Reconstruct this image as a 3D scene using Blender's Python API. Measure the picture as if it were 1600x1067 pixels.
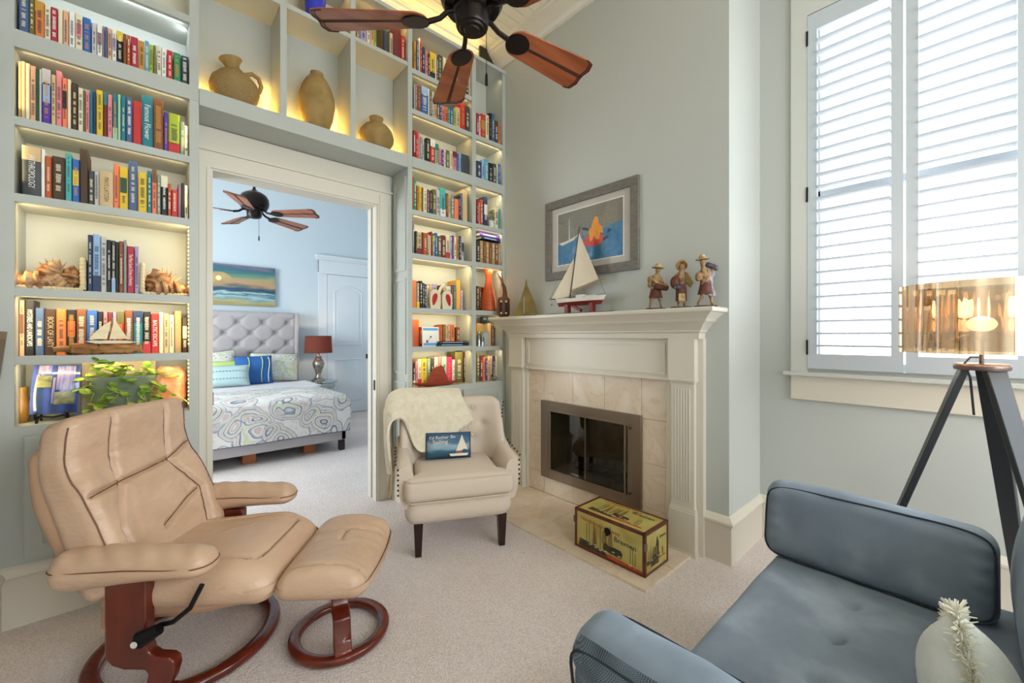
import bpy, bmesh, math, random, re
from mathutils import Vector, Matrix, noise
random.seed(7)
S = bpy.context.scene
PI = math.pi
for o in list(bpy.data.objects):
    bpy.data.objects.remove(o)

# ------------------------------------------------------------------ camera
H = 1.32                       # eye height of the tripod
F = 643.0                      # focal length for a 1600 px wide frame
YAW = math.atan2(716.0, F)     # view direction measured from +X (along the bookcase)
cam_d = bpy.data.cameras.new('camera')
cam = bpy.data.objects.new('camera', cam_d)
S.collection.objects.link(cam)
cam.location = (0, 0, H)
cam.rotation_euler = (PI / 2, 0, YAW - PI / 2)
cam_d.sensor_width = 36.0
cam_d.lens = F / 1600 * 36
cam_d.shift_y = -(533.5 - 524.5) / 1600.0
cam_d.clip_start = 0.02
S.camera = cam

# ------------------------------------------------------------------ view, world, daylight and fill lamps
S.view_settings.view_transform = 'Standard'
S.view_settings.look = 'None'
S.view_settings.gamma = 1
S.view_settings.use_curve_mapping = False
S.view_settings.exposure = -0.43
S.cycles.use_denoising = True
S.cycles.max_bounces = 8
S.cycles.diffuse_bounces = 5
S.cycles.glossy_bounces = 4
S.cycles.transparent_max_bounces = 12
S.cycles.sample_clamp_indirect = 6
S.cycles.use_light_tree = True
W = bpy.data.worlds.new('sky'); S.world = W; W.use_nodes = True
bg = W.node_tree.nodes['Background']
bg.inputs[0].default_value = (0.93, 0.97, 1.0, 1); bg.inputs[1].default_value = 5.5

def area(name, loc, direction, sx, sy, power, col=(1, 1, 1), spread=PI):
    l = bpy.data.lights.new(name, 'AREA'); l.shape = 'RECTANGLE'; l.size = sx; l.size_y = sy
    l.energy = power; l.color = col; l.spread = spread
    o = bpy.data.objects.new(name, l); S.collection.objects.link(o)
    o.location = loc
    o.rotation_euler = Vector(direction).to_track_quat('-Z', 'Y').to_euler()
    return o
def bulb(name, loc, power, col, r=0.03):
    l = bpy.data.lights.new(name, 'POINT'); l.energy = power; l.color = col; l.shadow_soft_size = r
    o = bpy.data.objects.new(name, l); S.collection.objects.link(o); o.location = loc
    return o
# fill lamps at two added, unseen windows by the camera, then assumed bedroom daylight
area('daylight_window_side', (3.0, -2.1, 2.15), (-1, 0, -.5), 1.2, 2.0, 125, (0.88, 0.95, 1.0))
area('daylight_window_rear', (1.3, -2.98, 1.9), (0, 1, -.38), 2.5, 2.3, 128, (0.88, 0.95, 1.0))
area('daylight_bedroom', (-1.52, 4.9, 1.7), (1, 0.25, 0), 1.6, 1.9, 170, (0.86, 0.94, 1.0))

bulb('lamp_left_of_camera', (-.33, .75, 1.05), 3.0, (1, .62, .32), .08)  # assumed unseen lamp: bare point light added to warm the left side

# ------------------------------------------------------------------ materials
def lin(h):
    h = h.lstrip('#')
    v = [int(h[i:i + 2], 16) / 255 for i in (0, 2, 4)]
    return tuple((c / 12.92 if c <= .04045 else ((c + .055) / 1.055) ** 2.4) for c in v) + (1,)
_M = {}
def mat(name, hexc, rough=.5, metal=0, var=None, bump=None, emit=0, emitc=None, spec=.5, coat=0, sheen=0, trans=0, ior=1.45, stretch=None):
    """procedural principled material; var=(scale, hex2, detail) mixes a second colour by noise, bump=(scale, strength, dist)"""
    if name in _M: return _M[name]
    m = bpy.data.materials.new(name); m.use_nodes = True; nt = m.node_tree; N = nt.nodes; L = nt.links
    b = N['Principled BSDF']
    b.inputs['Base Color'].default_value = lin(hexc); b.inputs['Roughness'].default_value = rough
    b.inputs['Metallic'].default_value = metal
    b.inputs['Specular IOR Level'].default_value = spec
    b.inputs['Coat Weight'].default_value = coat
    b.inputs['Sheen Weight'].default_value = sheen
    b.inputs['Transmission Weight'].default_value = trans; b.inputs['IOR'].default_value = ior
    if emit:
        b.inputs['Emission Color'].default_value = lin(emitc or hexc); b.inputs['Emission Strength'].default_value = emit
    co = None
    if var or bump:
        tc = N.new('ShaderNodeTexCoord'); mp = N.new('ShaderNodeMapping'); L.new(tc.outputs['Object'], mp.inputs[0])
        if stretch: mp.inputs['Scale'].default_value = stretch
        co = mp.outputs[0]
    if var:
        n = N.new('ShaderNodeTexNoise'); n.inputs['Scale'].default_value = var[0]; n.inputs['Detail'].default_value = var[2] if len(var) > 2 else 4
        L.new(co, n.inputs['Vector'])
        r = N.new('ShaderNodeValToRGB'); r.color_ramp.elements[0].position = .38; r.color_ramp.elements[1].position = .64
        r.color_ramp.elements[0].color = lin(hexc); r.color_ramp.elements[1].color = lin(var[1])
        L.new(n.outputs['Fac'], r.inputs[0]); L.new(r.outputs[0], b.inputs['Base Color'])
    if bump:
        n = N.new('ShaderNodeTexNoise'); n.inputs['Scale'].default_value = bump[0]; n.inputs['Detail'].default_value = 5
        L.new(co, n.inputs['Vector'])
        bp = N.new('ShaderNodeBump'); bp.inputs['Strength'].default_value = bump[1]; bp.inputs['Distance'].default_value = bump[2] if len(bump) > 2 else .01
        L.new(n.outputs['Fac'], bp.inputs['Height']); L.new(bp.outputs[0], b.inputs['Normal'])
    _M[name] = m
    return m
def ramp_mat(name, build, rough=.6):
    """material whose colour is built by build(nodes, links, objcoord)->colour socket"""
    if name in _M: return _M[name]
    m = bpy.data.materials.new(name); m.use_nodes = True; N = m.node_tree.nodes; L = m.node_tree.links
    b = N['Principled BSDF']; b.inputs['Roughness'].default_value = rough
    tc = N.new('ShaderNodeTexCoord')
    r = build(N, L, tc.outputs['Object'])
    if isinstance(r, tuple):
        L.new(r[0], b.inputs['Base Color']); L.new(r[1], b.inputs['Normal'])
    else:
        L.new(r, b.inputs['Base Color'])
    _M[name] = m
    return m
def ramp(N, L, src, stops, interp='LINEAR'):
    r = N.new('ShaderNodeValToRGB'); e = r.color_ramp.elements
    r.color_ramp.interpolation = interp
    while len(e) > 1: e.remove(e[0])
    e[0].position = stops[0][0]; e[0].color = lin(stops[0][1])
    for p, c in stops[1:]:
        x = e.new(p); x.color = lin(c)
    L.new(src, r.inputs[0])
    return r.outputs[0]

# ------------------------------------------------------------------ mesh helpers
class MB:
    def __init__(s): s.bm = bmesh.new()
    def _add(s, vs, fs, M=None):
        bv = [s.bm.verts.new(M @ Vector(v) if M is not None else v) for v in vs]
        for f in fs:
            try: s.bm.faces.new([bv[i] for i in f])
            except ValueError: pass
        return s
    def box(s, x0, x1, y0, y1, z0, z1, M=None):
        vs = [(x, y, z) for x in (x0, x1) for y in (y0, y1) for z in (z0, z1)]
        return s._add(vs, [(0, 1, 3, 2), (4, 6, 7, 5), (0, 4, 5, 1), (2, 3, 7, 6), (0, 2, 6, 4), (1, 5, 7, 3)], M)
    def rbox(s, c, size, r, n=(8, 8, 4), fn=None, M=None):
        """rounded box with a dense grid, optional displacement fn(p)->p in local coordinates"""
        hx, hy, hz = size[0] / 2, size[1] / 2, size[2] / 2
        r = min(r, hx, hy, hz)
        vid = {}; vs = []; fs = []
        def ax(k, m):   # distribute so corners are well resolved
            t = k / m * 2 - 1
            return t
        def vert(i, j, k):
            key = (i, j, k)
            if key in vid: return vid[key]
            p = Vector((ax(i, n[0]) * hx, ax(j, n[1]) * hy, ax(k, n[2]) * hz))
            q = Vector((max(-hx + r, min(hx - r, p.x)), max(-hy + r, min(hy - r, p.y)), max(-hz + r, min(hz - r, p.z))))
            d = p - q
            if d.length > 1e-9: p = q + d.normalized() * r
            if fn: p = Vector(fn(p))
            vid[key] = len(vs); vs.append(p + Vector(c)); return vid[key]
        for i in range(n[0]):
            for j in range(n[1]):
                fs.append((vert(i, j, 0), vert(i, j + 1, 0), vert(i + 1, j + 1, 0), vert(i + 1, j, 0)))
                fs.append((vert(i, j, n[2]), vert(i + 1, j, n[2]), vert(i + 1, j + 1, n[2]), vert(i, j + 1, n[2])))
        for i in range(n[0]):
            for k in range(n[2]):
                fs.append((vert(i, 0, k), vert(i + 1, 0, k), vert(i + 1, 0, k + 1), vert(i, 0, k + 1)))
                fs.append((vert(i, n[1], k), vert(i, n[1], k + 1), vert(i + 1, n[1], k + 1), vert(i + 1, n[1], k)))
        for j in range(n[1]):
            for k in range(n[2]):
                fs.append((vert(0, j, k), vert(0, j, k + 1), vert(0, j + 1, k + 1), vert(0, j + 1, k)))
                fs.append((vert(n[0], j, k), vert(n[0], j + 1, k), vert(n[0], j + 1, k + 1), vert(n[0], j, k + 1)))
        return s._add(vs, fs, M)
    def tube(s, pts, r, seg=8, closed=False, flat=1.0, up=None, M=None):
        pts = [Vector(p) for p in pts]; n = len(pts)
        rs = r if isinstance(r, (list, tuple)) else [r] * n
        vs = []; fs = []; prev = None
        for i, p in enumerate(pts):
            a = pts[(i - 1) % n] if (closed or i > 0) else p
            b = pts[(i + 1) % n] if (closed or i < n - 1) else p
            t = (b - a).normalized()
            if up is not None: u = Vector(up)
            elif prev is None: u = Vector((0, 0, 1)) if abs(t.z) < .9 else Vector((1, 0, 0))
            else: u = prev
            u = (u - t * u.dot(t)).normalized(); prev = u
            w = t.cross(u)
            for k in range(seg):
                an = 2 * PI * k / seg
                vs.append(p + (u * math.cos(an) * flat + w * math.sin(an)) * rs[i])
        m = n if closed else n - 1
        for i in range(m):
            for k in range(seg):
                a = i * seg + k; b = i * seg + (k + 1) % seg; c = ((i + 1) % n) * seg
                fs.append((a, b, c + (k + 1) % seg, c + k))
        if not closed:
            fs.append(tuple(reversed(range(seg)))); fs.append(tuple((n - 1) * seg + k for k in range(seg)))
        return s._add(vs, fs, M)
    def lathe(s, prof, c=(0, 0, 0), seg=24, M=None, sx=1, sy=1):
        vs = []; fs = []
        for r, z in prof:
            for k in range(seg):
                a = 2 * PI * k / seg
                vs.append((c[0] + max(r, 1e-4) * math.cos(a) * sx, c[1] + max(r, 1e-4) * math.sin(a) * sy, c[2] + z))
        for i in range(len(prof) - 1):
            for k in range(seg):
                a = i * seg + k; b = i * seg + (k + 1) % seg
                fs.append((a, b, b + seg, a + seg))
        fs.append(tuple(reversed(range(seg)))); fs.append(tuple((len(prof) - 1) * seg + k for k in range(seg)))
        return s._add(vs, fs, M)
    def prism(s, poly, h0, h1, M=None):
        n = len(poly)
        vs = [(x, y, h0) for x, y in poly] + [(x, y, h1) for x, y in poly]
        fs = [tuple(reversed(range(n))), tuple(range(n, 2 * n))] + [(i, (i + 1) % n, n + (i + 1) % n, n + i) for i in range(n)]
        return s._add(vs, fs, M)
    def sheet(s, fn, nu, nv, thick=0, M=None):
        vs = []; fs = []
        P = [[Vector(fn(i / nu, j / nv)) for j in range(nv + 1)] for i in range(nu + 1)]
        W_ = nv + 1
        def nrm(i, j):
            a = P[min(i + 1, nu)][j] - P[max(i - 1, 0)][j]; b = P[i][min(j + 1, nv)] - P[i][max(j - 1, 0)]
            c = a.cross(b)
            return c.normalized() if c.length > 1e-12 else Vector((0, 0, 1))
        for i in range(nu + 1):
            for j in range(nv + 1): vs.append(P[i][j])
        for i in range(nu):
            for j in range(nv): fs.append((i * W_ + j, (i + 1) * W_ + j, (i + 1) * W_ + j + 1, i * W_ + j + 1))
        if thick:
            o = len(vs)
            for i in range(nu + 1):
                for j in range(nv + 1): vs.append(P[i][j] - nrm(i, j) * thick)
            for f in list(fs): fs.append(tuple(reversed([o + q for q in f])))
            for i in range(nu):
                fs.append((i * W_, o + i * W_, o + (i + 1) * W_, (i + 1) * W_))
                fs.append((i * W_ + nv, (i + 1) * W_ + nv, o + (i + 1) * W_ + nv, o + i * W_ + nv))
            for j in range(nv):
                fs.append((j, j + 1, o + j + 1, o + j)); q = nu * W_
                fs.append((q + j, o + q + j, o + q + j + 1, q + j + 1))
        return s._add(vs, fs, M)
    def ball(s, c, r, seg=12, M=None, sc=(1, 1, 1)):
        pr = [(r * math.sin(PI * i / seg), -r * math.cos(PI * i / seg)) for i in range(seg + 1)]
        vs = []; fs = []
        for rr, z in pr:
            for k in range(seg * 2):
                a = PI * k / seg
                vs.append((c[0] + max(rr, r * .01) * math.cos(a) * sc[0], c[1] + max(rr, r * .01) * math.sin(a) * sc[1], c[2] + z * sc[2]))
        w = seg * 2
        for i in range(seg):
            for k in range(w): fs.append((i * w + k, i * w + (k + 1) % w, (i + 1) * w + (k + 1) % w, (i + 1) * w + k))
        fs.append(tuple(reversed(range(w)))); fs.append(tuple(seg * w + k for k in range(w)))
        return s._add(vs, fs, M)
    def build(s, name, m, parent=None, ang=35, bevel=0, sub=0, M=None):
        me = bpy.data.meshes.new(name)
        bmesh.ops.recalc_face_normals(s.bm, faces=s.bm.faces)
        s.bm.to_mesh(me); s.bm.free()
        if M is not None: me.transform(M)
        return link(name, me, m, parent, ang, bevel, sub)
def link(name, me, m, parent=None, ang=35, bevel=0, sub=0):
    if m is not None: me.materials.append(m)
    o = bpy.data.objects.new(name, me); S.collection.objects.link(o)
    if ang and len(me.polygons):
        me.polygons.foreach_set('use_smooth', [True] * len(me.polygons))
        me.set_sharp_from_angle(angle=math.radians(ang))
    if parent is not None: o.parent = parent
    if bevel:
        b = o.modifiers.new('bevel', 'BEVEL'); b.width = bevel; b.segments = 2; b.limit_method = 'ANGLE'
    if sub:
        b = o.modifiers.new('sub', 'SUBSURF'); b.levels = sub; b.render_levels = sub
    return o
def thing(name, label, cat, loc=(0, 0, 0), rz=0, group=None):
    o = bpy.data.objects.new(name, None); S.collection.objects.link(o)
    o.location = loc; o.rotation_euler = (0, 0, rz); o.empty_display_size = .05
    return tag(o, label, cat, group)
def tag(o, label, cat, group=None):
    o['label'] = label; o['category'] = cat
    if group: o['group'] = group
    return o
def struct(o): o['kind'] = 'structure'; return o
def text_mesh(s, size, ext=.0004, align='CENTER'):
    c = bpy.data.curves.new('t', 'FONT'); c.body = s; c.size = size; c.extrude = ext; c.align_x = align; c.align_y = 'CENTER'
    c.resolution_u = 3
    o = bpy.data.objects.new('t', c); S.collection.objects.link(o)
    dg = bpy.context.evaluated_depsgraph_get()
    me = bpy.data.meshes.new_from_object(o.evaluated_get(dg))
    bpy.data.objects.remove(o); bpy.data.curves.remove(c)
    return me
def text(s, size, m, parent, M, name='lettering', fit=None, ext=.0004):
    me = text_mesh(s, size, ext)
    if fit:
        xs = [v.co.x for v in me.vertices]
        w = max(xs) - min(xs)
        if w > 0: me.transform(Matrix.Diagonal((fit / w, 1, 1, 1)))
    me.transform(M)
    return link(name, me, m, parent, 0)
def fr4(x0, x1, z0, z1, r, rz=None):
    rz = rz or r
    return ((x0, x0 + r, z0, z1), (x1 - r, x1, z0, z1), (x0 + r, x1 - r, z0, z0 + rz), (x0 + r, x1 - r, z1 - rz, z1))
def frame(origin, xdir, ydir):
    """matrix that maps local xy to the two directions at origin"""
    x = Vector(xdir).normalized(); y = Vector(ydir).normalized(); z = x.cross(y)
    m = Matrix((x, y, z)).transposed().to_4x4(); m.translation = Vector(origin); return m
# photograph column -> x on the vertical plane y = Y ; (column,row) -> height there
_c, _s = math.cos(YAW), math.sin(YAW)
def col_x(px, Y):
    l = (px - 800) / F
    return (_c + l * _s) * Y / (_s - l * _c)
def row_z(px, py, Y):
    l = (px - 800) / F
    return H + (524.5 - py) / F * Y / (_s - l * _c)
# ------------------------------------------------------------------ colours of the place
PAINT = mat('aqua_paint', 'b9bcb7', .75, bump=(220, .05, .002))
PAINT_B = mat('bedroom_paint', 'c3cfd6', .75, bump=(220, .05, .002))
TRIM = mat('cream_trim', 'd5cebf', .38)
CASE = mat('bookcase_paint', 'b3b7b1', .42, var=(2.5, 'afb3ab'))
WHITE = mat('white_shutter', 'bfc6cd', .45)
def carpet(N, L, co):
    n = N.new('ShaderNodeTexNoise'); n.inputs['Scale'].default_value = 2.2; n.inputs['Detail'].default_value = 3; L.new(co, n.inputs['Vector'])
    v = N.new('ShaderNodeTexVoronoi'); v.inputs['Scale'].default_value = 150; L.new(co, v.inputs['Vector'])
    c1 = ramp(N, L, n.outputs['Fac'], [(.35, 'eae1df'), (.65, 'f2eae9')])
    c2 = ramp(N, L, v.outputs['Distance'], [(.0, 'ffffff'), (.75, 'd5cdc6')])
    mx = N.new('ShaderNodeMix'); mx.data_type = 'RGBA'; mx.blend_type = 'MULTIPLY'; mx.inputs[0].default_value = .8
    L.new(c1, mx.inputs[6]); L.new(c2, mx.inputs[7])
    bp = N.new('ShaderNodeBump'); bp.inputs['Strength'].default_value = .6; bp.inputs['Distance'].default_value = .006; bp.invert = True
    L.new(v.outputs['Distance'], bp.inputs['Height'])
    return mx.outputs[2], bp.outputs[0]
CARPET = ramp_mat('loop_carpet', carpet, .95)
def marble(N, L, co):
    n = N.new('ShaderNodeTexNoise'); n.inputs['Scale'].default_value = 3.5; n.inputs['Detail'].default_value = 8; n.inputs['Distortion'].default_value = 1.6
    L.new(co, n.inputs['Vector'])
    return ramp(N, L, n.outputs['Fac'], [(.3, 'd8c6b0'), (.46, 'dccab4'), (.5, 'd5c0a8'), (.53, 'dccbb6'), (.72, 'e3d6c5')])
MARBLE = ramp_mat('cream_marble', marble, .3)
GROUT = mat('grout', 'b5a48c', .9)
DARKM = mat('black_hinge_metal', '33322f', .45, .8)

def sweep(path, prof, closed=False):
    """mitred moulding: path of (x,y), room lies to the left of the path; prof of (offset, z)"""
    n = len(path); P = [Vector(p) for p in path]; mb = MB(); rows = []
    for i, p in enumerate(P):
        d0 = (P[i] - P[i - 1]).normalized() if i else None
        d1 = (P[i + 1] - P[i]).normalized() if i < n - 1 else None
        n0 = Vector((-d0.y, d0.x)) if d0 else None; n1 = Vector((-d1.y, d1.x)) if d1 else None
        if n0 is None: m = n1
        elif n1 is None: m = n0
        else:
            m = (n0 + n1).normalized(); m = m / max(.3, m.dot(n0))
        rows.append([(p.x + m.x * o, p.y + m.y * o, z) for o, z in prof])
    vs = [v for r in rows for v in r]; k = len(prof); fs = []
    for i in range(n - 1):
        for j in range(k):
            a = i * k + j; b = i * k + (j + 1) % k
            fs.append((a, b, b + k, a + k))
    fs.append(tuple(range(k))); fs.append(tuple((n - 1) * k + j for j in reversed(range(k))))
    mb._add(vs, fs); return mb
BASEP = [(0, 0), (.018, 0), (.018, .215), (.022, .222), (.03, .232), (.03, .243), (.024, .25), (.014, .262), (.006, .272), (0, .275)]
CROWNP = [(0, 3.83), (.012, 3.83), (.018, 3.845), (.03, 3.85), (.05, 3.875), (.085, 3.91), (.11, 3.93), (.115, 3.95), (.13, 3.955), (.135, 3.98), (0, 3.98)]

XL, YB, XF, XW, YR, ZC = -.485, 3.17, 2.52, 3.04, -3.1, 3.98
# floors, ceilings
struct(MB().box(XL, XW, YR, YB + .07, -.05, 0).build('floor', CARPET, ang=0))
struct(MB().box(-1.7, 3.4, YB + .07, 7.2, -.05, 0).build('floor', CARPET, ang=0))
mb = MB(); y = YR
while y < YB:
    mb.box(XL - .1, XW + .1, y + .003, min(y + .087, YB + .05), ZC, ZC + .03); y += .09
mb.box(XL - .1, XW + .1, YR, YB + .05, ZC + .012, ZC + .05)
struct(mb.build('ceiling', mat('ceiling_boards', 'e8e0c8', .55), ang=0))
struct(MB().box(-1.7, 3.4, YB + .14, 7.2, 3.7, 3.75).build('ceiling', mat('ceiling_white', 'e8e6e0', .7), ang=0))
# walls
struct(MB().box(XL - .1, XL, YR, YB + .14, 0, ZC).build('wall_left', PAINT, ang=0))
DX0, DX1, DZ = .315, 1.395, 2.365
mb = MB().box(XL, DX0, YB, YB + .07, 0, ZC).box(DX1, XW, YB, YB + .07, 0, ZC).box(DX0, DX1, YB, YB + .07, DZ, ZC)
struct(mb.build('wall_back', PAINT, ang=0))
mb = MB().box(-1.7, DX0, YB + .07, YB + .14, 0, 3.7).box(DX1, 3.4, YB + .07, YB + .14, 0, 3.7).box(DX0, DX1, YB + .07, YB + .14, DZ, 3.7)
struct(mb.build('wall_bedroom_front', PAINT_B, ang=0))
# chimney breast with the firebox left open
FY0, FY1, FZ0, FZ1 = 1.56, 2.325, .205, .72
mb = MB().box(XF, XW + .1, .93, FY0, 0, ZC).box(XF, XW + .1, FY1, YB, 0, ZC).box(XF, XW + .1, FY0, FY1, FZ1, ZC).box(XF, XW + .1, FY0, FY1, 0, FZ0)
struct(mb.build('wall_fireplace', PAINT, ang=0))
# window wall, the shuttered opening and the added unseen one
WY = (-1.075, .665); WZ = (1.12, 3.275)
VY = (-2.75, -1.45)
mb = MB().box(XW, XW + .14, WY[1], .93, 0, ZC).box(XW, XW + .14, WY[0], WY[1], 0, WZ[0]).box(XW, XW + .14, WY[0], WY[1], WZ[1], ZC)
mb.box(XW, XW + .14, VY[1], WY[0], 0, ZC).box(XW, XW + .14, VY[0], VY[1], 0, 1.08).box(XW, XW + .14, VY[0], VY[1], 3.22, ZC).box(XW, XW + .14, YR, VY[0], 0, ZC)
struct(mb.build('wall_right', PAINT, ang=0))
mb = MB().box(XL, 0, YR - .1, YR, 0, ZC).box(2.6, XW + .1, YR - .1, YR, 0, ZC).box(0, 2.6, YR - .1, YR, 0, .7).box(0, 2.6, YR - .1, YR, 3.1, ZC)
struct(mb.build('wall_rear', PAINT, ang=0))
struct(MB().box(-1.7, 3.4, 7.12, 7.2, 0, 3.7).build('wall_bedroom_back', PAINT_B, ang=0))
struct(MB().box(3.3, 3.4, YB + .14, 7.2, 0, 3.7).build('wall_bedroom_right', PAINT_B, ang=0))
mb = MB().box(-1.7, -1.6, YB + .14, 4.1, 0, 3.7).box(-1.7, -1.6, 5.7, 7.2, 0, 3.7).box(-1.7, -1.6, 4.1, 5.7, 0, .75).box(-1.7, -1.6, 4.1, 5.7, 2.65, 3.7)
struct(mb.build('wall_bedroom_left', PAINT_B, ang=0))
# skirting and crown
struct(sweep([(XW, -3.1), (XW, .93), (XF, .93), (XF, 1.06)], BASEP).build('baseboard_right', TRIM))
struct(sweep([(XF, 2.77), (XF, 2.9)], BASEP).build('baseboard_corner', TRIM))
struct(sweep([(XL, 2.88), (XL, -3.1)], BASEP).build('baseboard_left', TRIM))
struct(sweep([(1.5, YB), (DX1 + .1, YB)], BASEP).build('baseboard_back', TRIM))
struct(sweep([(3.3, 7.12), (3.02, 7.12)], BASEP).build('baseboard_bedroom', TRIM))
struct(sweep([(2.1, 7.12), (-1.6, 7.12)], BASEP).build('baseboard_bedroom', TRIM))
struct(sweep([(XW, -3.1), (XW, .93), (XF, .93), (XF, YB), (XL, YB), (XL, -3.1)], CROWNP).build('trim_1', TRIM))
# opening to the bedroom: casing, head board, jambs
mb = MB()
for a, b in ((.245, DX0), (DX1, 1.505)):
    mb.box(a, b, YB - .02, YB, 0, DZ); 
    mb.box(a + .012, a + .018, YB - .026, YB - .019, 0, DZ + .08); mb.box(b - .02, b - .012, YB - .026, YB - .019, 0, DZ)
mb.box(.245, 1.505, YB - .02, YB, DZ, DZ + .1)
mb.box(.235, 1.515, YB - .035, YB, DZ + .1, DZ + .118)
mb.box(.245, 1.505, YB - .012, YB, DZ + .1181, 2.615)
mb.box(DX0 - .001, DX0 + .012, YB - .01, YB + .15, 0, DZ - .012); mb.box(DX0, DX1, YB - .01, YB + .15, DZ - .012, DZ + .001)
mb.box(DX1 - .012, DX1 + .001, YB - .01, YB + .05, 0, DZ - .012); mb.box(DX1 - .012, DX1 + .001, YB + .09, YB + .15, 0, DZ - .012)
struct(mb.build('door_1', TRIM, ang=0))
o = S.collection.objects['door_1']
MB().box(DX1 - .016, DX1 - .011, YB + .005, YB + .03, .885, .965).build('latch_plate', DARKM, o, ang=0)
MB().box(DX0 + .011, DX0 + .016, YB - .009, YB + .02, .885, .965).build('latch_plate', DARKM, o, ang=0)

# ------------------------------------------------------------------ shuttered window
def thin_glass(name, tint=(1, 1, 1, 1), gloss=.08, rough=.02):
    if name in _M: return _M[name]
    m = bpy.data.materials.new(name); m.use_nodes = True; N = m.node_tree.nodes; L = m.node_tree.links
    N.remove(N['Principled BSDF']); out = N['Material Output']
    t = N.new('ShaderNodeBsdfTransparent'); t.inputs[0].default_value = tint
    g = N.new('ShaderNodeBsdfGlossy'); g.inputs['Roughness'].default_value = rough
    mx = N.new('ShaderNodeMixShader'); mx.inputs[0].default_value = gloss
    L.new(t.outputs[0], mx.inputs[1]); L.new(g.outputs[0], mx.inputs[2]); L.new(mx.outputs[0], out.inputs[0]); _M[name] = m; return m
PANE = thin_glass('window_glass')
x = XW - .02
mb = MB().box(x, XW, WY[1], WY[1] + .085, 1.09, WZ[1] + .3).box(x, XW, WY[0] - .085, WY[0], 1.09, WZ[1] + .3)
mb.box(x, XW, WY[0], WY[1], WZ[1], WZ[1] + .3)
mb.box(XW, XW + .14, WY[1] - .012, WY[1], WZ[0], WZ[1]); mb.box(XW, XW + .14, WY[0], WY[0] + .012, WZ[0], WZ[1]); mb.box(XW, XW + .14, WY[0], WY[1], WZ[1] - .012, WZ[1])
WTRIM = mat('window_trim', 'c9cac4', .4)
win = struct(mb.build('window_1', WTRIM, ang=0))
MB().box(XW - .055, XW + .14, WY[0] - .12, WY[1] + .12, 1.075, 1.1).build('window_sill', WTRIM, win, bevel=.004)
MB().box(XW - .02, XW, WY[0] - .085, WY[1] + .085, .94, 1.075).box(XW - .026, XW, WY[0] - .085, WY[1] + .085, .93, .945).build('apron', TRIM, win, ang=0)
mb = MB()
for yy in (WY[0], -.2, WY[1] - .04): mb.box(XW + .1, XW + .13, yy, yy + .04, WZ[0], WZ[1])
for zz in (WZ[0], 2.18, WZ[1] - .04): mb.box(XW + .1, XW + .13, WY[0], WY[1], zz, zz + .04)
mb.build('sash', WHITE, win, ang=0)
MB().box(XW + .112, XW + .116, WY[0], WY[1], WZ[0], WZ[1]).build('window_pane', PANE, win, ang=0)
yy = .664
for k in range(4):
    w = .425; y1 = yy - k * .4345; y0 = y1 - w; x0, x1 = XW - .022, XW + .008
    z0, z1 = 1.122, 3.268
    lab = ['nearest the chimney breast, left one seen in the window', 'right of the centre mullion behind the mirrored lamp shade', 'just right of the frame edge', 'far right end of the window'][k]
    sh = MB().box(x0, x1, y1 - .048, y1, z0, z1).box(x0, x1, y0, y0 + .048, z0, z1).box(x0, x1, y0 + .048, y1 - .048, z0, z0 + .088).box(x0, x1, y0 + .048, y1 - .048, z1 - .1, z1)
    sh = sh.build('shutter_panel', WHITE, win, ang=0)
    mb = MB(); zz = z0 + .088 + .05
    while zz < z1 - .115:
        tilt = .10 if abs(zz - 2.1) > .05 else .22
        M = Matrix.Translation((XW - .007, 0, zz)) @ Matrix.Rotation(tilt, 4, 'Y')
        pr = [(-.031, 0), (-.024, .0042), (0, .0058), (.024, .0042), (.031, 0), (.024, -.0042), (0, -.0058), (-.024, -.0042)]
        vs = [(a, q, b) for q in (y0 + .05, y1 - .05) for a, b in pr]
        mb._add(vs, [tuple(range(8)), tuple(range(15, 7, -1))] + [(i, (i + 1) % 8, 8 + (i + 1) % 8, 8 + i) for i in range(8)], M)
        zz += .0735
    mb.build('louvres', WHITE, sh, ang=50)
    if k in (0, 3):
        hy = y1 if k == 0 else y0
        for hz in (1.25, 2.18, 3.13):
            MB().box(x0 - .004, x0 + .01, hy - .004, hy + .006, hz - .045, hz + .045).build('hinge', DARKM, sh, ang=0)
# added unseen window beyond the frame: plain sash around the side fill lamp
mb = MB().box(XW - .02, XW, VY[0] - .09, VY[0], 1.08, 3.4).box(XW - .02, XW, VY[1], VY[1] + .09, 1.08, 3.4).box(XW - .02, XW, VY[0], VY[1], 3.22, 3.4).box(XW - .05, XW, VY[0] - .1, VY[1] + .1, 1.05, 1.08)
w2 = struct(mb.build('added_side_window', TRIM, ang=0))
MB().box(XW + .112, XW + .116, VY[0], VY[1], 1.08, 3.22).build('window_pane', PANE, w2, ang=0)
mb = MB().box(-.09, 0, YR, YR + .02, .7, 3.2).box(2.6, 2.69, YR, YR + .02, .7, 3.2).box(0, 2.6, YR, YR + .02, 3.1, 3.2).box(-.1, 2.7, YR, YR + .04, .66, .7)
for xx in (.85, 1.7): mb.box(xx, xx + .06, YR - .06, YR - .03, .7, 3.1)
w3 = struct(mb.build('added_rear_window', TRIM, ang=0))  # added rear window, out of view, built to hold the rear fill lamp
MB().box(0, 2.6, YR - .056, YR - .052, .7, 3.1).build('window_pane', PANE, w3, ang=0)
mb = MB().box(-1.6, -1.58, 4.0, 4.1, .7, 2.75).box(-1.6, -1.58, 5.7, 5.8, .7, 2.75).box(-1.6, -1.58, 4.1, 5.7, 2.65, 2.75).box(-1.6, -1.56, 4.0, 5.8, .7, .75)
w4 = struct(mb.build('assumed_bedroom_window', TRIM, ang=0))  # assumed window out of view, framing the bedroom daylight lamp
MB().box(-1.66, -1.655, 4.1, 5.7, .75, 2.65).build('window_pane', PANE, w4, ang=0)

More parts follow.
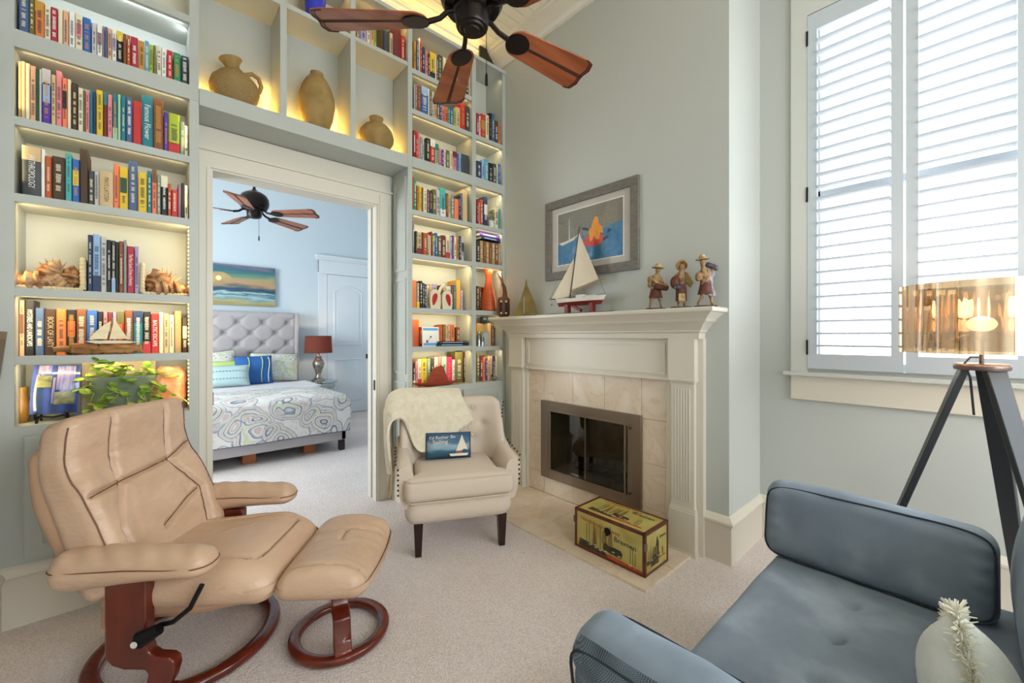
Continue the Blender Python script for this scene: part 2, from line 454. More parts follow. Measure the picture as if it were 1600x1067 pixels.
# ------------------------------------------------------------------ bedroom door in its cased frame
mb = MB().box(2.14, 2.27, 7.1, 7.12, 0, 2.62).box(2.97, 3.1, 7.1, 7.12, 0, 2.62).box(2.14, 3.1, 7.095, 7.12, 2.34, 2.58)
mb.box(2.12, 3.12, 7.09, 7.12, 2.34, 2.36)
pr = [(0, 2.56), (.02, 2.57), (.035, 2.6), (.05, 2.61), (.05, 2.64), (0, 2.64)]
for a, b in zip(pr[:-1], pr[1:]):
    if b[1] > a[1]: mb.box(2.14 - b[0], 3.1 + b[0], 7.12 - .02 - b[0], 7.12, a[1], b[1])
dr = struct(mb.build('door_2', mat('white_door_paint', 'd6dbe0', .4), ang=0))
def arch(x0, x1, z0, z1, rise, n=14):
    p = [(x0, z0), (x1, z0)]
    for i in range(n + 1):
        t = i / n; p.append((x1 + (x0 - x1) * t, z1 + rise * math.sin(PI * t)))
    return p
dm = _M['white_door_paint']
FX = frame((0, 7.118, 0), (1, 0, 0), (0, 0, 1))      # local z points towards -y
slab = MB().prism([(2.275, .01), (2.965, .01), (2.965, 2.335), (2.275, 2.335)], 0, .018, FX).build('door_slab', dm, dr, ang=0)
for z0, z1, rise in ((1.15, 2.07, .11), (.2, .93, 0)):
    outer = arch(2.37, 2.87, z0, z1, rise); inner = arch(2.41, 2.83, z0 + .04, z1 - .035, rise * .85)
    mb = MB(); n = len(outer)
    vs = [(x, z, .018) for x, z in outer] + [(x, z, .026) for x, z in arch(2.385, 2.855, z0 + .015, z1 - .012, rise * .95)] + [(x, z, .019) for x, z in inner]
    fs = [(i, (i + 1) % n, n + (i + 1) % n, n + i) for i in range(n)] + [(n + i, n + (i + 1) % n, 2 * n + (i + 1) % n, 2 * n + i) for i in range(n)]
    mb._add(vs, fs, FX).build('door_moulding', dm, slab)
    mb = MB(); mb.prism(arch(2.44, 2.80, z0 + .07, z1 - .065, rise * .8), .0185, .024, FX); mb.build('door_panel', dm, slab, ang=0)
MB().box(2.925, 2.95, 7.088, 7.1, .92, 1.0).box(2.93, 2.945, 7.07, 7.09, .95, .965).build('door_handle', DARKM, slab, ang=0)
# ------------------------------------------------------------------ built-in bookcases (face plane y = 2.90)
Y0, Y1 = 2.90, 3.165
def raised_door(mb, x0, x1, z0, z1, y=Y0):
    mb.box(x0 + .001, x1 - .001, y - .018, y, z0 + .001, z1 - .001)
    r = .055
    for a in fr4(x0, x1, z0, z1, r):
        mb.box(a[0], a[1], y - .026, y - .017, a[2], a[3])
    mb.box(x0 + r + .03, x1 - r - .03, y - .023, y - .017, z0 + r + .03, z1 - r - .03)
def shelf(root, x0, x1, z, t=.038, y0=Y0 + .002):
    return MB().box(x0, x1, y0, Y1 - .014, z - t, z).build('shelf', CASE, root, ang=0)
def upright(root, x0, x1, z0, z1, y0=Y0):
    return MB().box(x0, x1, y0, Y1, z0, z1).build('upright', CASE, root, ang=0)
TOPP = 3.75
# left bay
lb = thing('bookcase', 'cream built-in bookcase left of the bedroom opening, filled with books', 'bookcase', (0, 0, 0))
upright(lb, XL + .001, -.433, .905, TOPP); upright(lb, .194, .236, .905, 2.635)
upright(lb, .194, .236, 2.715, TOPP)
MB().box(-.433, .194, Y1 - .014, Y1, .905, TOPP).build('back_panel', CASE, lb, ang=0)
for z in (1.225, 1.54, 1.97, 2.32): shelf(lb, -.433, .194, z)
shelf(lb, -.433, .236, 2.715, .08, Y0 - .002)
shelf(lb, -.433, .194, 3.10); shelf(lb, -.433, .194, 3.425, .035)
MB().box(XL + .001, .236, Y0 - .012, Y1, TOPP, TOPP + .03).build('top', CASE, lb, ang=0)
MB().box(XL + .001, .236, Y0, Y1, 0, .905).build('base', CASE, lb, ang=0)
for a, b in ((-.40, -.11), (-.1, .18)):
    mb = MB(); raised_door(mb, a, b, .30, .86); mb.build('cabinet_door', CASE, lb, ang=0)
sweep([(.236, Y0), (XL + .001, Y0)], BASEP).build('skirting', TRIM, lb)
# bridge over the opening
br = thing('bookcase', 'cream shelf unit bridging above the bedroom opening, holding three clay pots', 'bookcase', (0, 0, 0))
MB().box(.238, 1.523, Y0 - .002, Y1, 2.62, 2.715).build('bottom_board', CASE, br, ang=0)
MB().box(.238, 1.523, Y1 - .014, Y1, 2.715, TOPP).build('back_panel', CASE, br, ang=0)
for a, b in ((.645, .682), (1.085, 1.12)): upright(br, a, b, 2.715, TOPP)
for a, b in ((.238, .645), (.682, 1.085), (1.12, 1.523)): shelf(br, a, b, 3.435, .03)
MB().box(.238, 1.523, Y0 - .012, Y1, TOPP, TOPP + .03).build('top', CASE, br, ang=0)
# right, two bays
rb = thing('bookcase', 'cream built-in bookcase of two bays between opening and fireplace', 'bookcase', (0, 0, 0))
upright(rb, 1.525, 1.562, .905, TOPP); upright(rb, 2.137, 2.179, .905, 2.635); upright(rb, 2.137, 2.179, 2.715, TOPP); upright(rb, 2.488, 2.519, .905, TOPP)
MB().box(1.562, 2.488, Y1 - .014, Y1, .905, TOPP).build('back_panel', CASE, rb, ang=0)
for z in (1.233, 1.54, 1.965, 2.305, 3.09, 3.405): shelf(rb, 1.562, 2.137, z)
for z in (1.225, 1.545, 1.97, 2.308, 3.09): shelf(rb, 2.179, 2.488, z)
shelf(rb, 1.562, 2.488, 2.715, .08, Y0 - .002)
MB().box(1.525, 2.519, Y0 - .012, Y1, TOPP, TOPP + .03).build('top', CASE, rb, ang=0)
MB().box(1.525, 2.519, Y0, Y1, 0, .905).build('base', CASE, rb, ang=0)
for a, b in ((1.57, 2.0), (2.03, 2.46)):
    mb = MB(); raised_door(mb, a, b, .30, .86); mb.build('cabinet_door', CASE, rb, ang=0)
sweep([(2.5, Y0), (1.525, Y0), (1.525, YB)], BASEP).build('skirting', TRIM, rb)
mb = MB()
for z0, z1 in ((.33, .96), (1.02, 1.77), (1.83, 2.56)):
    for a in fr4(2.93, 3.13, z0, z1, .02):
        mb.box(1.517, 1.526, a[0], a[1], a[2], a[3])
mb.build('side_panelling', CASE, rb, ang=0)
# warm light strips behind the face frames
LED = mat('led_dots', 'fff0c8', .5, emit=9, emitc='ffe2a0')
def strip(x, side, z0, z1, power, lab=None, col=(1, .76, .38), y=Y0 + .012):
    """vertical tape of small lights on the inner face of an upright; side=+1 shines towards +x"""
    a = area('shelf_led', (x + side * .012, y + .012, (z0 + z1) / 2), (side * 1, .8, 0), .012, (z1 - z0) * .92, power * .95, col)
    if lab:
        mb = MB().box(min(x, x + side * .002), max(x, x + side * .002), y - .004, y + .004, z0, z1)
        t = mb.build('led_strip', mat('led_tape', 'efe8d8', .6), None, ang=0)
        tag(t, lab, 'light strip'); k = z0 + .015; md = MB()
        while k < z1:
            md.box(min(x, x + side * .005), max(x, x + side * .005), y - .003, y + .003, k - .003, k + .003); k += .022
        md.build('light_dots', LED, t, ang=0)
WARM = (1, .78, .42)
def hstrip(x0, x1, z, power, col=(1, .8, .46), y=Y0 + .02, d=(0, .75, -.65)):
    area('shelf_led', ((x0 + x1) / 2, y, z), d, (x1 - x0) * .92, .012, power * .95, col)
strip(.194, -1, 1.58, 1.93, 1.2, 'string of tiny warm lights up right edge of the shelf with shell bookends')
strip(.194, -1, 1.26, 1.5, .35, 'string of tiny warm lights beside the books behind the driftwood sailboat')
strip(.194, -1, .93, 1.19, .3, 'string of tiny warm lights at right end of the plant shelf')
strip(-.433, 1, .93, 1.19, .5); strip(-.433, 1, 1.26, 1.5, .4); strip(-.433, 1, 1.57, 1.93, .9)
hstrip(-.433, .194, 1.495, 1.6); hstrip(-.433, .194, 1.18, 1.2); hstrip(-.433, .194, 1.925, .6)
hstrip(-.433, .194, 2.275, .7); hstrip(-.433, .194, 2.63, .6)
strip(.194, -1, 2.03, 2.28, .12); strip(-.433, 1, 2.03, 2.28, .12); strip(.194, -1, 2.36, 2.63, .12); strip(-.433, 1, 2.36, 2.63, .12)
hstrip(-.433, .194, 3.055, 1.6, (.86, .95, 1)); strip(.194, -1, 3.0, 3.055, .15, None, (.85, .95, 1), Y0 + .06)
hstrip(-.433, .194, 3.38, .8)
GOLD = (1, .58, .12)
for a, b in ((.238, .645), (.682, 1.085), (1.12, 1.523)):
    strip(b, -1, 2.74, 3.0, .8, None, GOLD, Y0 + .20); strip(a, 1, 2.73, 2.85, .35, None, GOLD, Y0 + .2)
    hstrip(a, b, 2.722, 6, GOLD, Y0 + .225, (0, -.35, 1)); hstrip(a, b, 3.72, .6, GOLD)
for z1, p in ((1.185, 1.5), (1.495, 1.5), (1.92, 1.9), (2.26, 1.5), (2.62, 1.0), (3.045, .9), (3.36, .5), (3.7, .5)):
    hstrip(1.562, 2.137, z1, p, (1, .77, .4) if z1 < 2.7 else (1, .68, .25))
for z1, p in ((1.185, .6), (1.5, .5), (1.92, .9), (2.262, .7), (2.62, .9), (3.045, .6), (3.7, .2)):
    hstrip(2.179, 2.488, z1, p)
strip(2.137, -1, 1.57, 1.92, .3); strip(2.488, -1, 1.58, 1.92, .25); strip(2.137, -1, 1.26, 1.49, .25)
for xx, sx in ((-.1, .6), (.9, 1.2), (2.0, .9)):
    area('shelf_led', (xx, 3.05, TOPP + .06), (0, -.1, 1), sx, .03, 2.6, (1, .70, .24))
# black frame leaning on top of the right bay
t = thing('framed_picture', 'dark square framed picture standing on top of the right bookcase', 'picture', (0, 0, 0))
x0, x1 = col_x(748, 3.02), col_x(772, 3.02)
MB().box(x0, x1, 3.0, 3.02, 3.781, 4.0 - .02).build('picture_frame', mat('frame_black', '2b2718', .5), t, ang=0)
# ------------------------------------------------------------------ books
PAL = {'tan': 'c9b083', 'dark tan': 'a98d5e', 'brown': '7d4a2c', 'dark brown': '45301f', 'rust': 'b5562a', 'cream': 'dcd2b4', 'white': 'e4e2dc', 'black': '1d1d1f',
       'charcoal': '3d4246', 'navy': '23365c', 'blue': '2f62ac', 'light blue': '8fb0d4', 'sky blue': '5aa2bf', 'slate blue': '4a5f85', 'teal': '1d7583', 'turquoise': '46a8a6',
       'green': '1f8a5c', 'dark green': '1d4f38', 'mint': '9cc4a4', 'lime': 'a3b62c', 'olive': '6b6330', 'yellow': 'dcb92c', 'golden': 'c08a34', 'orange': 'd87a3e', 'coral': 'ea7c58',
       'red': 'bf2f2b', 'dark red': '8a1f22', 'crimson': 'a82c40', 'pink': 'd9848a', 'hot pink': 'd02a5c', 'purple': '4f3597', 'lilac': '9f93b8', 'mauve': '8c6f80', 'maroon': '6e2a2a',
       'grey': '8e9190', 'light grey': 'bcb8b4', 'sage': '7e9280', 'peach': 'd9a582'}
PAGES = mat('book_pages', 'd9ceb4', .9)
def bmat(c): return mat('cloth_' + c.replace(' ', '_'), PAL[c], .5)
LIGHTC = {'tan', 'cream', 'white', 'light grey', 'yellow', 'mint', 'light blue', 'peach', 'lime', 'pink', 'golden', 'coral', 'orange', 'lilac', 'turquoise'}
YS = 2.93
BOOKS = []
def book(x0, x1, z, h, d, c, o, y=YS, rz=0, tilt=0):
    w = (x1 - x0) / 2 - .0004; base = bmat(c)
    mb = MB(); e = min(.004, w * .4); t = min(.003, w * .3)
    pl = [(-w, d), (-w, e), (-w * .72, 0), (w * .72, 0), (w, e), (w, d), (w - t, d), (w - t, e + .003), (-w + t, e + .003), (-w + t, d)]
    mb.prism(pl, 0, h)
    b = mb.build('book', base, None, ang=30)
    b.location = ((x0 + x1) / 2, y, z + .0004); b.rotation_euler = (0, tilt, rz)
    MB().box(-w + t, w - t, e + .003, d - .004, .004, h - .004).build('pages', PAGES, b, ang=0)
    for key, a0, a1 in (('top', .72, 1), ('bot', 0, .28), ('lab', .4, .75)):
        if key in o:
            MB().box(-w * (1 if key != 'lab' else .8), w * (1 if key != 'lab' else .8), -.0006, .003, h * a0, h * a1 if key != 'top' else h).build('spine_band', bmat(o[key]), b, ang=0)
    if 'T' in o:
        M = frame((0, -.0012, h * .5), (0, 0, -1), (1, 0, 0))
        text(o['T'], w * (1.5 if w < .025 else 1.0), bmat(o.get('tc', 'cream')), b, M, 'title', fit=h * .66)
    elif w > .0065 and o.get('t', 1):
        rr = random.Random(int(x0 * 9999) + int(z * 777)); mb = MB(); zz = h * rr.uniform(.12, .25); end = h * rr.uniform(.72, .92); g = w * rr.uniform(.35, .6)
        while zz < end:
            l = rr.uniform(.0035, .0075)
            mb.box(-g * rr.uniform(.7, 1), g * rr.uniform(.7, 1), -.0011, -.0006, zz, zz + l * .55); zz += l
            if rr.random() < .12: zz += .012
        mb.build('title', bmat('charcoal' if c in LIGHTC else rr.choice(['cream', 'golden', 'white', 'cream'])), b, ang=0)
    return b
ORD = ['first', 'second', 'third', 'fourth', 'fifth', 'sixth', 'seventh', 'eighth', 'ninth', 'tenth', 'eleventh', 'twelfth', 'thirteenth', 'fourteenth', 'fifteenth',
       'sixteenth', 'seventeenth', 'eighteenth', 'nineteenth', 'twentieth', 'twenty-first', 'twenty-second', 'twenty-third', 'twenty-fourth', 'twenty-fifth', 'twenty-sixth',
       'twenty-seventh', 'twenty-eighth', 'twenty-ninth', 'thirtieth', 'thirty-first', 'thirty-second', 'thirty-third', 'thirty-fourth', 'thirty-fifth']
def row(zs, zmax, phrase, group, xr, spec, depth=.17, y=YS):
    """spec: 'px0 px1 pytop colour [key=value,...];' read off the photograph along one shelf"""
    L_ = []
    for s in spec.strip().split(';'):
        s = s.strip()
        if not s: continue
        m = re.match(r'([\d.]+) ([\d.]+) ([-\d.]+) ([a-z ]+?)(?: \[(.*)\])?$', s)
        o = {}
        if m.group(5):
            for kv in m.group(5).split(','):
                k, v = kv.split('='); o[k] = v
        a, b, t = float(m.group(1)), float(m.group(2)), float(m.group(3))
        x0 = max(col_x(a, y), xr[0] + .002); x1 = min(col_x(b, y), xr[1] - .002)
        if L_: x0 = max(x0, L_[-1][1])
        hh = row_z((a + b) / 2, t, y) - zs
        hh = max(.12, min(hh, zmax - zs - .012))
        L_.append([x0, x1, hh, m.group(4), o])
    hs = sorted(l[2] for l in L_); hm = hs[len(hs) // 2]; ws = sorted(l[1] - l[0] for l in L_); wm = ws[len(ws) // 2]
    for i, (x0, x1, hh, c, o) in enumerate(L_):
        if x1 - x0 < .004: continue
        b = book(x0, x1, zs, hh, min(depth, hh * .78, 3.148 - y), c, o, y)
        sz = ('tall ' if hh > hm * 1.08 else 'short ' if hh < hm * .9 else '') + ('thick ' if x1 - x0 > wm * 1.35 else 'slim ' if x1 - x0 < wm * .7 else '')
        l = L_[i - 1][3] if i else None; r = L_[i + 1][3] if i < len(L_) - 1 else None
        if l and r: where = 'between %s and %s ones,' % (l, r) if l != r else 'between two %s ones,' % l
        elif r: where = 'at left end,'
        else: where = 'at right end,'
        BOOKS.append((b, sz + c, where, i, phrase, group))
def label_books():
    seen = {}
    for b, a, w, i, ph, g in BOOKS:
        lab = '%s book %s %s' % (a, w, ph)
        seen.setdefault(lab, []).append((b, a, w, i, ph, g))
    for lab, l in seen.items():
        for b, a, w, i, ph, g in l:
            if len(l) > 1: lab = '%s book, %s from left, %s' % (a, ORD[i], ph)
            lab = ' '.join(lab.split()[:16]) if len(lab.split()) > 16 else lab
            tag(b, lab, 'book', g)
LX, R1, R2 = (-.433, .194), (1.562, 2.137), (2.179, 2.488)
row(2.715, 3.06, 'highest book row of left bookcase', 'books on the upper shelf of the left bookcase', LX, """
29 45 -12 slate blue;45.3 54 -6 olive;54.3 69 2 orange [top=golden];69.3 79 8 cream;79.3 90 12 crimson;90.3 98 14 cream [t=];98.3 107 17 peach;107.5 117 19 white;117.3 129 22 cream [lab=pink];129.5 142 28 blue;
143 151 36 light grey;151.3 160 38 white [lab=mauve];160.3 163.3 41 mauve;163.6 168 42 slate blue;168.3 174.5 44 peach;174.8 182 47 white [lab=lilac];182.5 192 49 black [top=yellow];192.3 198 53 brown;198.3 204 55 rust;204.3 216 58 crimson;216.3 226 64 golden;226.3 233 64 sky blue;233.3 239 70 lime;239.3 244 71 olive;
245 252 72 cream;252.3 260 75 white;260.8 270 79 red;271 282.5 83 green;283 295 88 charcoal""")
row(2.32, 2.63, 'second book row of left bookcase', 'books on the second shelf of the left bookcase', LX, """
28 33 96 dark tan;33.3 39.5 96 tan;39.8 46.5 99 cream;47 56 103 peach;56.3 61 107 dark green [t=];61.2 65 108 light grey;65.3 79.5 108 purple [top=light grey,lab=light blue];80 87 117 tan;87.3 96.5 111 pink;97 105 122 coral [lab=black];105.3 111 124 cream;111.5 121.5 130 dark brown;
122 130 138 cream;130.3 133 141 olive;133.3 140 143 pink;140.3 145 141 teal;145.3 150 143 navy;150.3 161 141 yellow;162 167.5 144 maroon [top=teal];168 175.5 148 pink;176 183.5 147 teal [bot=mint];184 188.5 148 mint;189 196.5 150 teal;196.8 207 152 slate blue;207.3 221 158 red [t=];
221.3 239 150 teal [T=Famous Flower,tc=white];239.5 255.5 155 brown;256 263 175 purple;263.3 281 178 lime [bot=red];281.3 288 190 sage;288.3 295 197 cream""")
row(1.97, 2.265, 'third book row of left bookcase', 'books on the third shelf of the left bookcase', LX, """
34 64 229 charcoal [top=tan,T=ANTHROPOLOGY,tc=white];64.3 70 233 white [t=];70.5 80.5 244 rust;80.8 101.5 245 dark brown;102 112 240 turquoise;112.5 124 249 blue [lab=yellow];124.3 138 233 dark brown [t=];138.3 147 267 charcoal;147.3 154.5 268 light grey;
155 177 268 tan [T=MAYS LATOSH,tc=maroon];177.3 186 256 coral;186.3 200 261 yellow [lab=dark green];200.3 215 252 slate blue;215.5 229.5 270 yellow;230 237 267 teal;237.3 245 265 coral [top=brown];245.3 251 272 sage;251.3 262 275 black [top=cream];
262.3 267.5 287 rust;267.8 278 297 red;278.3 283 288 mauve;283.3 288 286 black;288.3 294.5 290 cream""")
row(1.54, 1.93, 'standing between the rope bookends', 'books between the rope bookends', LX, """
137 144.5 367 navy;144.8 157 366 light blue [bot=navy];157.3 166.5 370 light grey;166.8 174 375 black;174.3 180.5 376 charcoal [bot=light blue];180.8 185.5 378 black;185.7 193 377 brown;193.2 198 375 grey;198.3 210 385 crimson [T=The Most Scenic Drives of America,tc=white];210.3 217 385 lilac""")
row(1.225, 1.50, 'row behind the driftwood sailboat', 'books behind the driftwood sailboat', LX, """
29.5 38 469 peach [lab=brown];38.3 54 466 black [T=MYSTERIES AND LANDSCAPES,tc=white];55 69 481 slate blue;69.5 87.5 483 dark brown [T=BOOK OF LAITY,tc=tan];87.8 103.5 483 orange;104 119 484 black [lab=rust];119.3 135 483 brown [bot=red];135.3 152 485 blue;
152.5 161 487 black;161.3 168 487 pink;168.3 176 488 maroon;176.3 182 488 lilac;182.3 194 487 red [top=olive];194.5 208 485 brown;208.3 223 486 teal [top=navy];223.3 235.5 487 black [bot=red];235.8 248 490 red [T=BALTIC ESCAPE,tc=white];248.3 255.5 488 cream [t=];255.8 264 490 tan;264.3 272 492 cream;272.5 283.5 486 dark tan [t=];284.5 294 496 dark brown [lab=cream]""", .14, 2.985)
row(3.405, 3.70, 'top shelf of wide right bay', 'books on the top shelf of the wide right bay', R1, """
646.7 650.5 64 golden;651 654.5 63 slate blue;654.7 656.5 60 cream;657 659.5 64 red;659.7 664.3 74 navy;664.7 669 80 pink;669.2 671.8 84 black;672.2 680 82 yellow [bot=black];680.2 682 85 white;682.2 685.3 86 brown;685.6 689.5 86 dark green;689.8 692 88 olive;692.3 697 90 cream;697.3 702 92 peach;728 732.5 112 black;732.8 737 114 cream""")
row(3.09, 3.36, 'second shelf of wide right bay', 'books on the second shelf of the wide right bay', R1, """
647.5 649 131 light grey;649.3 652 131 mauve;652.3 658.3 135 brown;658.6 669 136 blue [top=light blue];669.2 670.8 139 white;671 675 138 olive;675.3 678 143 light grey;678.4 683 150 tan;683.3 687 152 brown;687.3 690.3 156 navy;690.6 695 166 pink;695.4 700 167 orange;700.3 703 168 green;
703.4 708.5 169 blue;708.8 712 170 lime;712.3 719.2 168 tan;719.6 727.5 162 red;728 733.6 166 charcoal""")
row(2.715, 3.04, 'third shelf of wide right bay', 'books on the third shelf of the wide right bay', R1, """
645.7 649.8 204 dark red;650 653.4 206 red;653.6 656 207 pink;656.4 660 214 grey;660.3 663 217 light grey;663.2 665.3 222 dark green;665.8 672 216 black;672.5 680 218 red [top=white];680.4 685.5 225 mint [top=green];686 690.3 232 pink;690.6 693.6 234 purple;694 696.8 235 white;
697 702.5 235 olive;703 707.6 237 cream;708 713.7 237 pink [top=maroon];714 717.3 240 blue;717.5 720.7 240 light blue;721.5 733 242 charcoal [t=]""")
row(2.305, 2.62, 'fourth shelf of wide right bay', 'books on the fourth shelf of the wide right bay', R1, """
645 646.6 276 rust;646.8 651 279 green;652 654.8 290 orange;655 659 291 yellow;659.3 661.3 293 olive;661.6 667.5 294 cream;668 671 296 brown;671.3 676 298 navy;676.4 681.5 296 olive;682 687.6 297 light grey;688 696.5 294 turquoise [bot=white];
697 700.5 302 brown;700.8 704.6 303 tan;705 709.5 305 sage;710 717.2 311 coral [t=];717.4 719.5 306 black;719.8 722.8 302 slate blue;723.2 730.6 297 tan [t=]""")
row(1.965, 2.26, 'fifth shelf of wide right bay', 'books on the fifth shelf of the wide right bay', R1, """
642.9 644.5 345 pink;644.8 647.6 345 mauve;649.5 652 361 dark green;652.2 659 363 tan [bot=dark red];659.3 661.5 363 maroon;661.8 667.6 364 rust;668 670.6 366 dark tan;671 673 368 cream;673.3 676 362 dark red;676.2 679.6 368 sage [top=lime];680 684 364 blue;
684.4 690 369 olive;690.4 696.6 368 maroon;697 703 368 cream [bot=red];703.3 706.5 370 light grey;706.7 709.3 368 purple;709.6 713.5 371 cream;714 717.2 370 golden;717.5 721 369 navy;721.2 725 370 light grey [lab=black]""")
row(1.54, 1.92, 'shelf with the red teardrop ornament', 'books behind the red teardrop ornament', R1, """
643.2 651 438 orange [t=];651.2 655.5 442 grey [bot=yellow];656 660.4 439 black;660.6 663.5 442 charcoal;663.7 666.6 444 navy;667 671 446 cream;671.8 675 444 tan;675.3 683.5 444 lilac [bot=hot pink];684 687.5 448 black;688 692 446 dark brown;692.4 697 447 tan;697.3 704.5 447 light grey;705 708.6 446 maroon;
709 712.4 445 teal;712.8 719.5 438 golden [t=];720 723.2 454 lilac""", .14, 2.99)
row(1.233, 1.50, 'shelf with the white picture tile', 'books behind the white picture tile', R1, """
643.2 655 499 rust [t=];655.4 660 511 dark red;660.4 666 512 brown;666.3 672 511 maroon;672.4 679 512 dark brown;679.3 687 512 rust""", .14, 2.99)
row(1.273, 1.50, 'on top of the flat black books', 'books standing on the flat black books', R1, """
688 691.5 508 rust;691.8 696 507 brown;696.3 700 507 tan;700.3 703.6 508 peach;704 710.6 507 orange;713.5 718.8 514 brown""")
row(.905, 1.19, 'lowest shelf of wide right bay', 'books on the lowest shelf of the wide right bay', R1, """
643 645 568 dark red;645.5 649 568 black [bot=cream];649.3 653 564 pink;653.3 658.6 561 cream [bot=red];659 667 560 yellow;667.4 673 560 sage;673.5 678.6 560 charcoal;679 684.6 558 cream;685 689.6 557 pink;690.2 698 557 mint;698.4 706.6 558 hot pink;707 711 562 white;
711.5 723.6 550 olive;724.6 728.6 549 dark brown""", .13, 3.0)
row(3.09, 3.6, 'upper shelf of narrow right bay', 'books on the upper shelf of the narrow right bay', R2, """
744.8 748.5 177 crimson;749 751 181 white;751.4 759 179 red [lab=golden];759.3 764.4 180 cream;764.8 768.5 177 black;768.8 773 178 slate blue;773.3 778.5 189 charcoal;778.8 782 191 orange;782.3 785.4 200 black""")
row(2.715, 3.04, 'second shelf of narrow right bay', 'books on the second shelf of the narrow right bay', R2, """
745 752.8 252 navy;753 757.4 250 light blue;757.7 763.3 249 sky blue;763.8 770 255 black;770.2 776 256 charcoal;776.3 778.3 257 cream;778.6 784.6 257 blue""")
row(2.308, 2.62, 'shelf with the small ivy pot', 'books beside the small ivy pot', R2, """
745.3 748 311 dark red;748.2 750.5 317 pink;750.8 755 312 rust;756 762 308 navy [lab=white];773.5 779 324 cream;780 784.8 327 turquoise""")
row(1.97, 2.19, 'matching set below two flat blue books', 'antique brown books below the flat blue books', R2, """
745 750 376 dark brown;750.3 755 376 dark tan;755.3 759.6 377 brown;760 764.2 378 dark tan;764.6 768.8 379 brown;769.2 773.6 380 dark tan;774 778.6 380 brown;779 784.5 381 dark tan""")
row(1.545, 1.9, 'behind the orange vase', 'books behind the orange vase', R2, """
745 748.6 447 dark brown;749 752.6 448 brown;753 756.6 449 maroon;775.2 780 453 orange;780.3 784 452 tan""", .1, 3.04)
row(1.225, 1.49, 'shelf hidden partly by the mantel', 'books beside the glass jars', R2, """
762 767.5 505 tan [t=];768 772.6 509 brown;773 778.6 512 slate blue;779 784.5 516 navy""", .13, 3.0)
row(.905, 1.19, 'shelf with the small duck figure', 'books behind the small duck figure', R2, """
745 749.6 552 olive;750.4 754.6 556 maroon;755 758.6 558 orange;759 762 560 purple;762.3 766 556 tan;766.3 769.6 556 peach;770 774 556 navy;774.4 778.4 556 cream;778.7 781.5 550 dark red;781.8 784.6 551 white""", .13, 2.985)
row(3.435, 3.72, 'above the squat round clay pot', 'books above the squat round clay pot', (1.12, 1.523), """
557.5 562 40 tan;563 573 22 lilac;573.4 578.6 24 cream;579 584.6 26 peach;585 588.6 34 lime;589 599.6 43 dark brown [t=];600 608.6 49 charcoal [t=];609 614 52 tan;614.6 626.6 44 maroon [t=];627 632.6 56 red""")
label_books()
# books lying flat
def flat_book(x0, x1, y0, y1, z, t, c, label, rz=0, group=None):
    cx, cy = (x0 + x1) / 2, (y0 + y1) / 2; w, d = (x1 - x0) / 2, (y1 - y0) / 2
    b = MB().box(-w, w, -d, d, 0, .003).box(-w, w, -d, d, t - .003, t).box(-w, w, -d, -d + .003, 0, t).build('book', bmat(c), None, ang=0)
    b.location = (cx, cy, z + .0004); b.rotation_euler = (0, 0, rz)
    MB().box(-w + .003, w - .003, -d + .003, d - .004, .003, t - .003).build('pages', PAGES, b, ang=0)
    MB().box(-w * .7, w * .6, -d - .0005, -d, t * .35, t * .65).build('title', bmat('light blue'), b, ang=0)
    return tag(b, label, 'book', group)
flat_book(1.80, 2.12, YS, 3.12, 1.233, .02, 'black', 'flat black book at bottom of the stack right of white tile', group='flat black books')
flat_book(1.81, 2.125, YS, 3.11, 1.2535, .0185, 'charcoal', 'flat dark grey book carrying the small brown books', group='flat black books')
flat_book(2.26, 2.482, YS, 3.1, 2.19, .028, 'navy', 'flat navy book lying directly on the antique brown set', group='flat blue books')
flat_book(2.25, 2.482, YS + .005, 3.1, 2.2185, .03, 'purple', 'flat violet-blue book, upper one lying over the antique brown set', group='flat blue books')
# ------------------------------------------------------------------ pots and ornaments on the shelves
CLAY = mat('sand_clay', 'a58a58', .9, var=(9, '8f7547'), bump=(60, .5, .01))
def woven(N, L, co):
    w = N.new('ShaderNodeTexBrick'); w.inputs['Scale'].default_value = 60; w.inputs['Mortar Size'].default_value = .03
    mp = N.new('ShaderNodeMapping'); mp.inputs['Rotation'].default_value = (PI / 2, 0, 0); L.new(co, mp.inputs[0]); L.new(mp.outputs[0], w.inputs['Vector'])
    w.inputs['Color1'].default_value = lin('ab9060'); w.inputs['Color2'].default_value = lin('9c8152'); w.inputs['Mortar'].default_value = lin('6b5530')
    bp = N.new('ShaderNodeBump'); bp.inputs['Strength'].default_value = .5; bp.inputs['Distance'].default_value = .004; L.new(w.outputs['Fac'], bp.inputs['Height']); bp.invert = True
    return w.outputs[0], bp.outputs[0]
WOV = ramp_mat('woven_clay', woven, .9)
x = col_x(367, 3.03)
t = thing('clay_jug', 'sand coloured clay jug with woven texture, ear handle and tilted lip', 'jug', (x, 3.03, 2.715), group='clay pots above the opening')
MB().lathe([(.06, 0), (.1, .03), (.125, .08), (.132, .12), (.12, .165), (.085, .205), (.05, .23), (.04, .243)], seg=36).build('body', WOV, t)
M = Matrix.Translation((-.01, 0, .24)) @ Matrix.Rotation(-.22, 4, 'Y')
MB().lathe([(.042, -.01), (.038, .02), (.05, .045), (.062, .058), (.058, .06), (.034, .02), (.03, -.005)], seg=28, M=M).build('neck', CLAY, t)
MB().tube([(.045, -.01, .225), (.09, -.01, .25), (.125, -.01, .235), (.14, -.01, .19), (.128, -.01, .15), (.112, -.01, .135)], .013, 10).build('handle', CLAY, t)
x = col_x(495, 3.03)
t = thing('clay_vase', 'tall egg-shaped clay vase with small neck', 'vase', (x, 3.03, 2.715), group='clay pots above the opening')
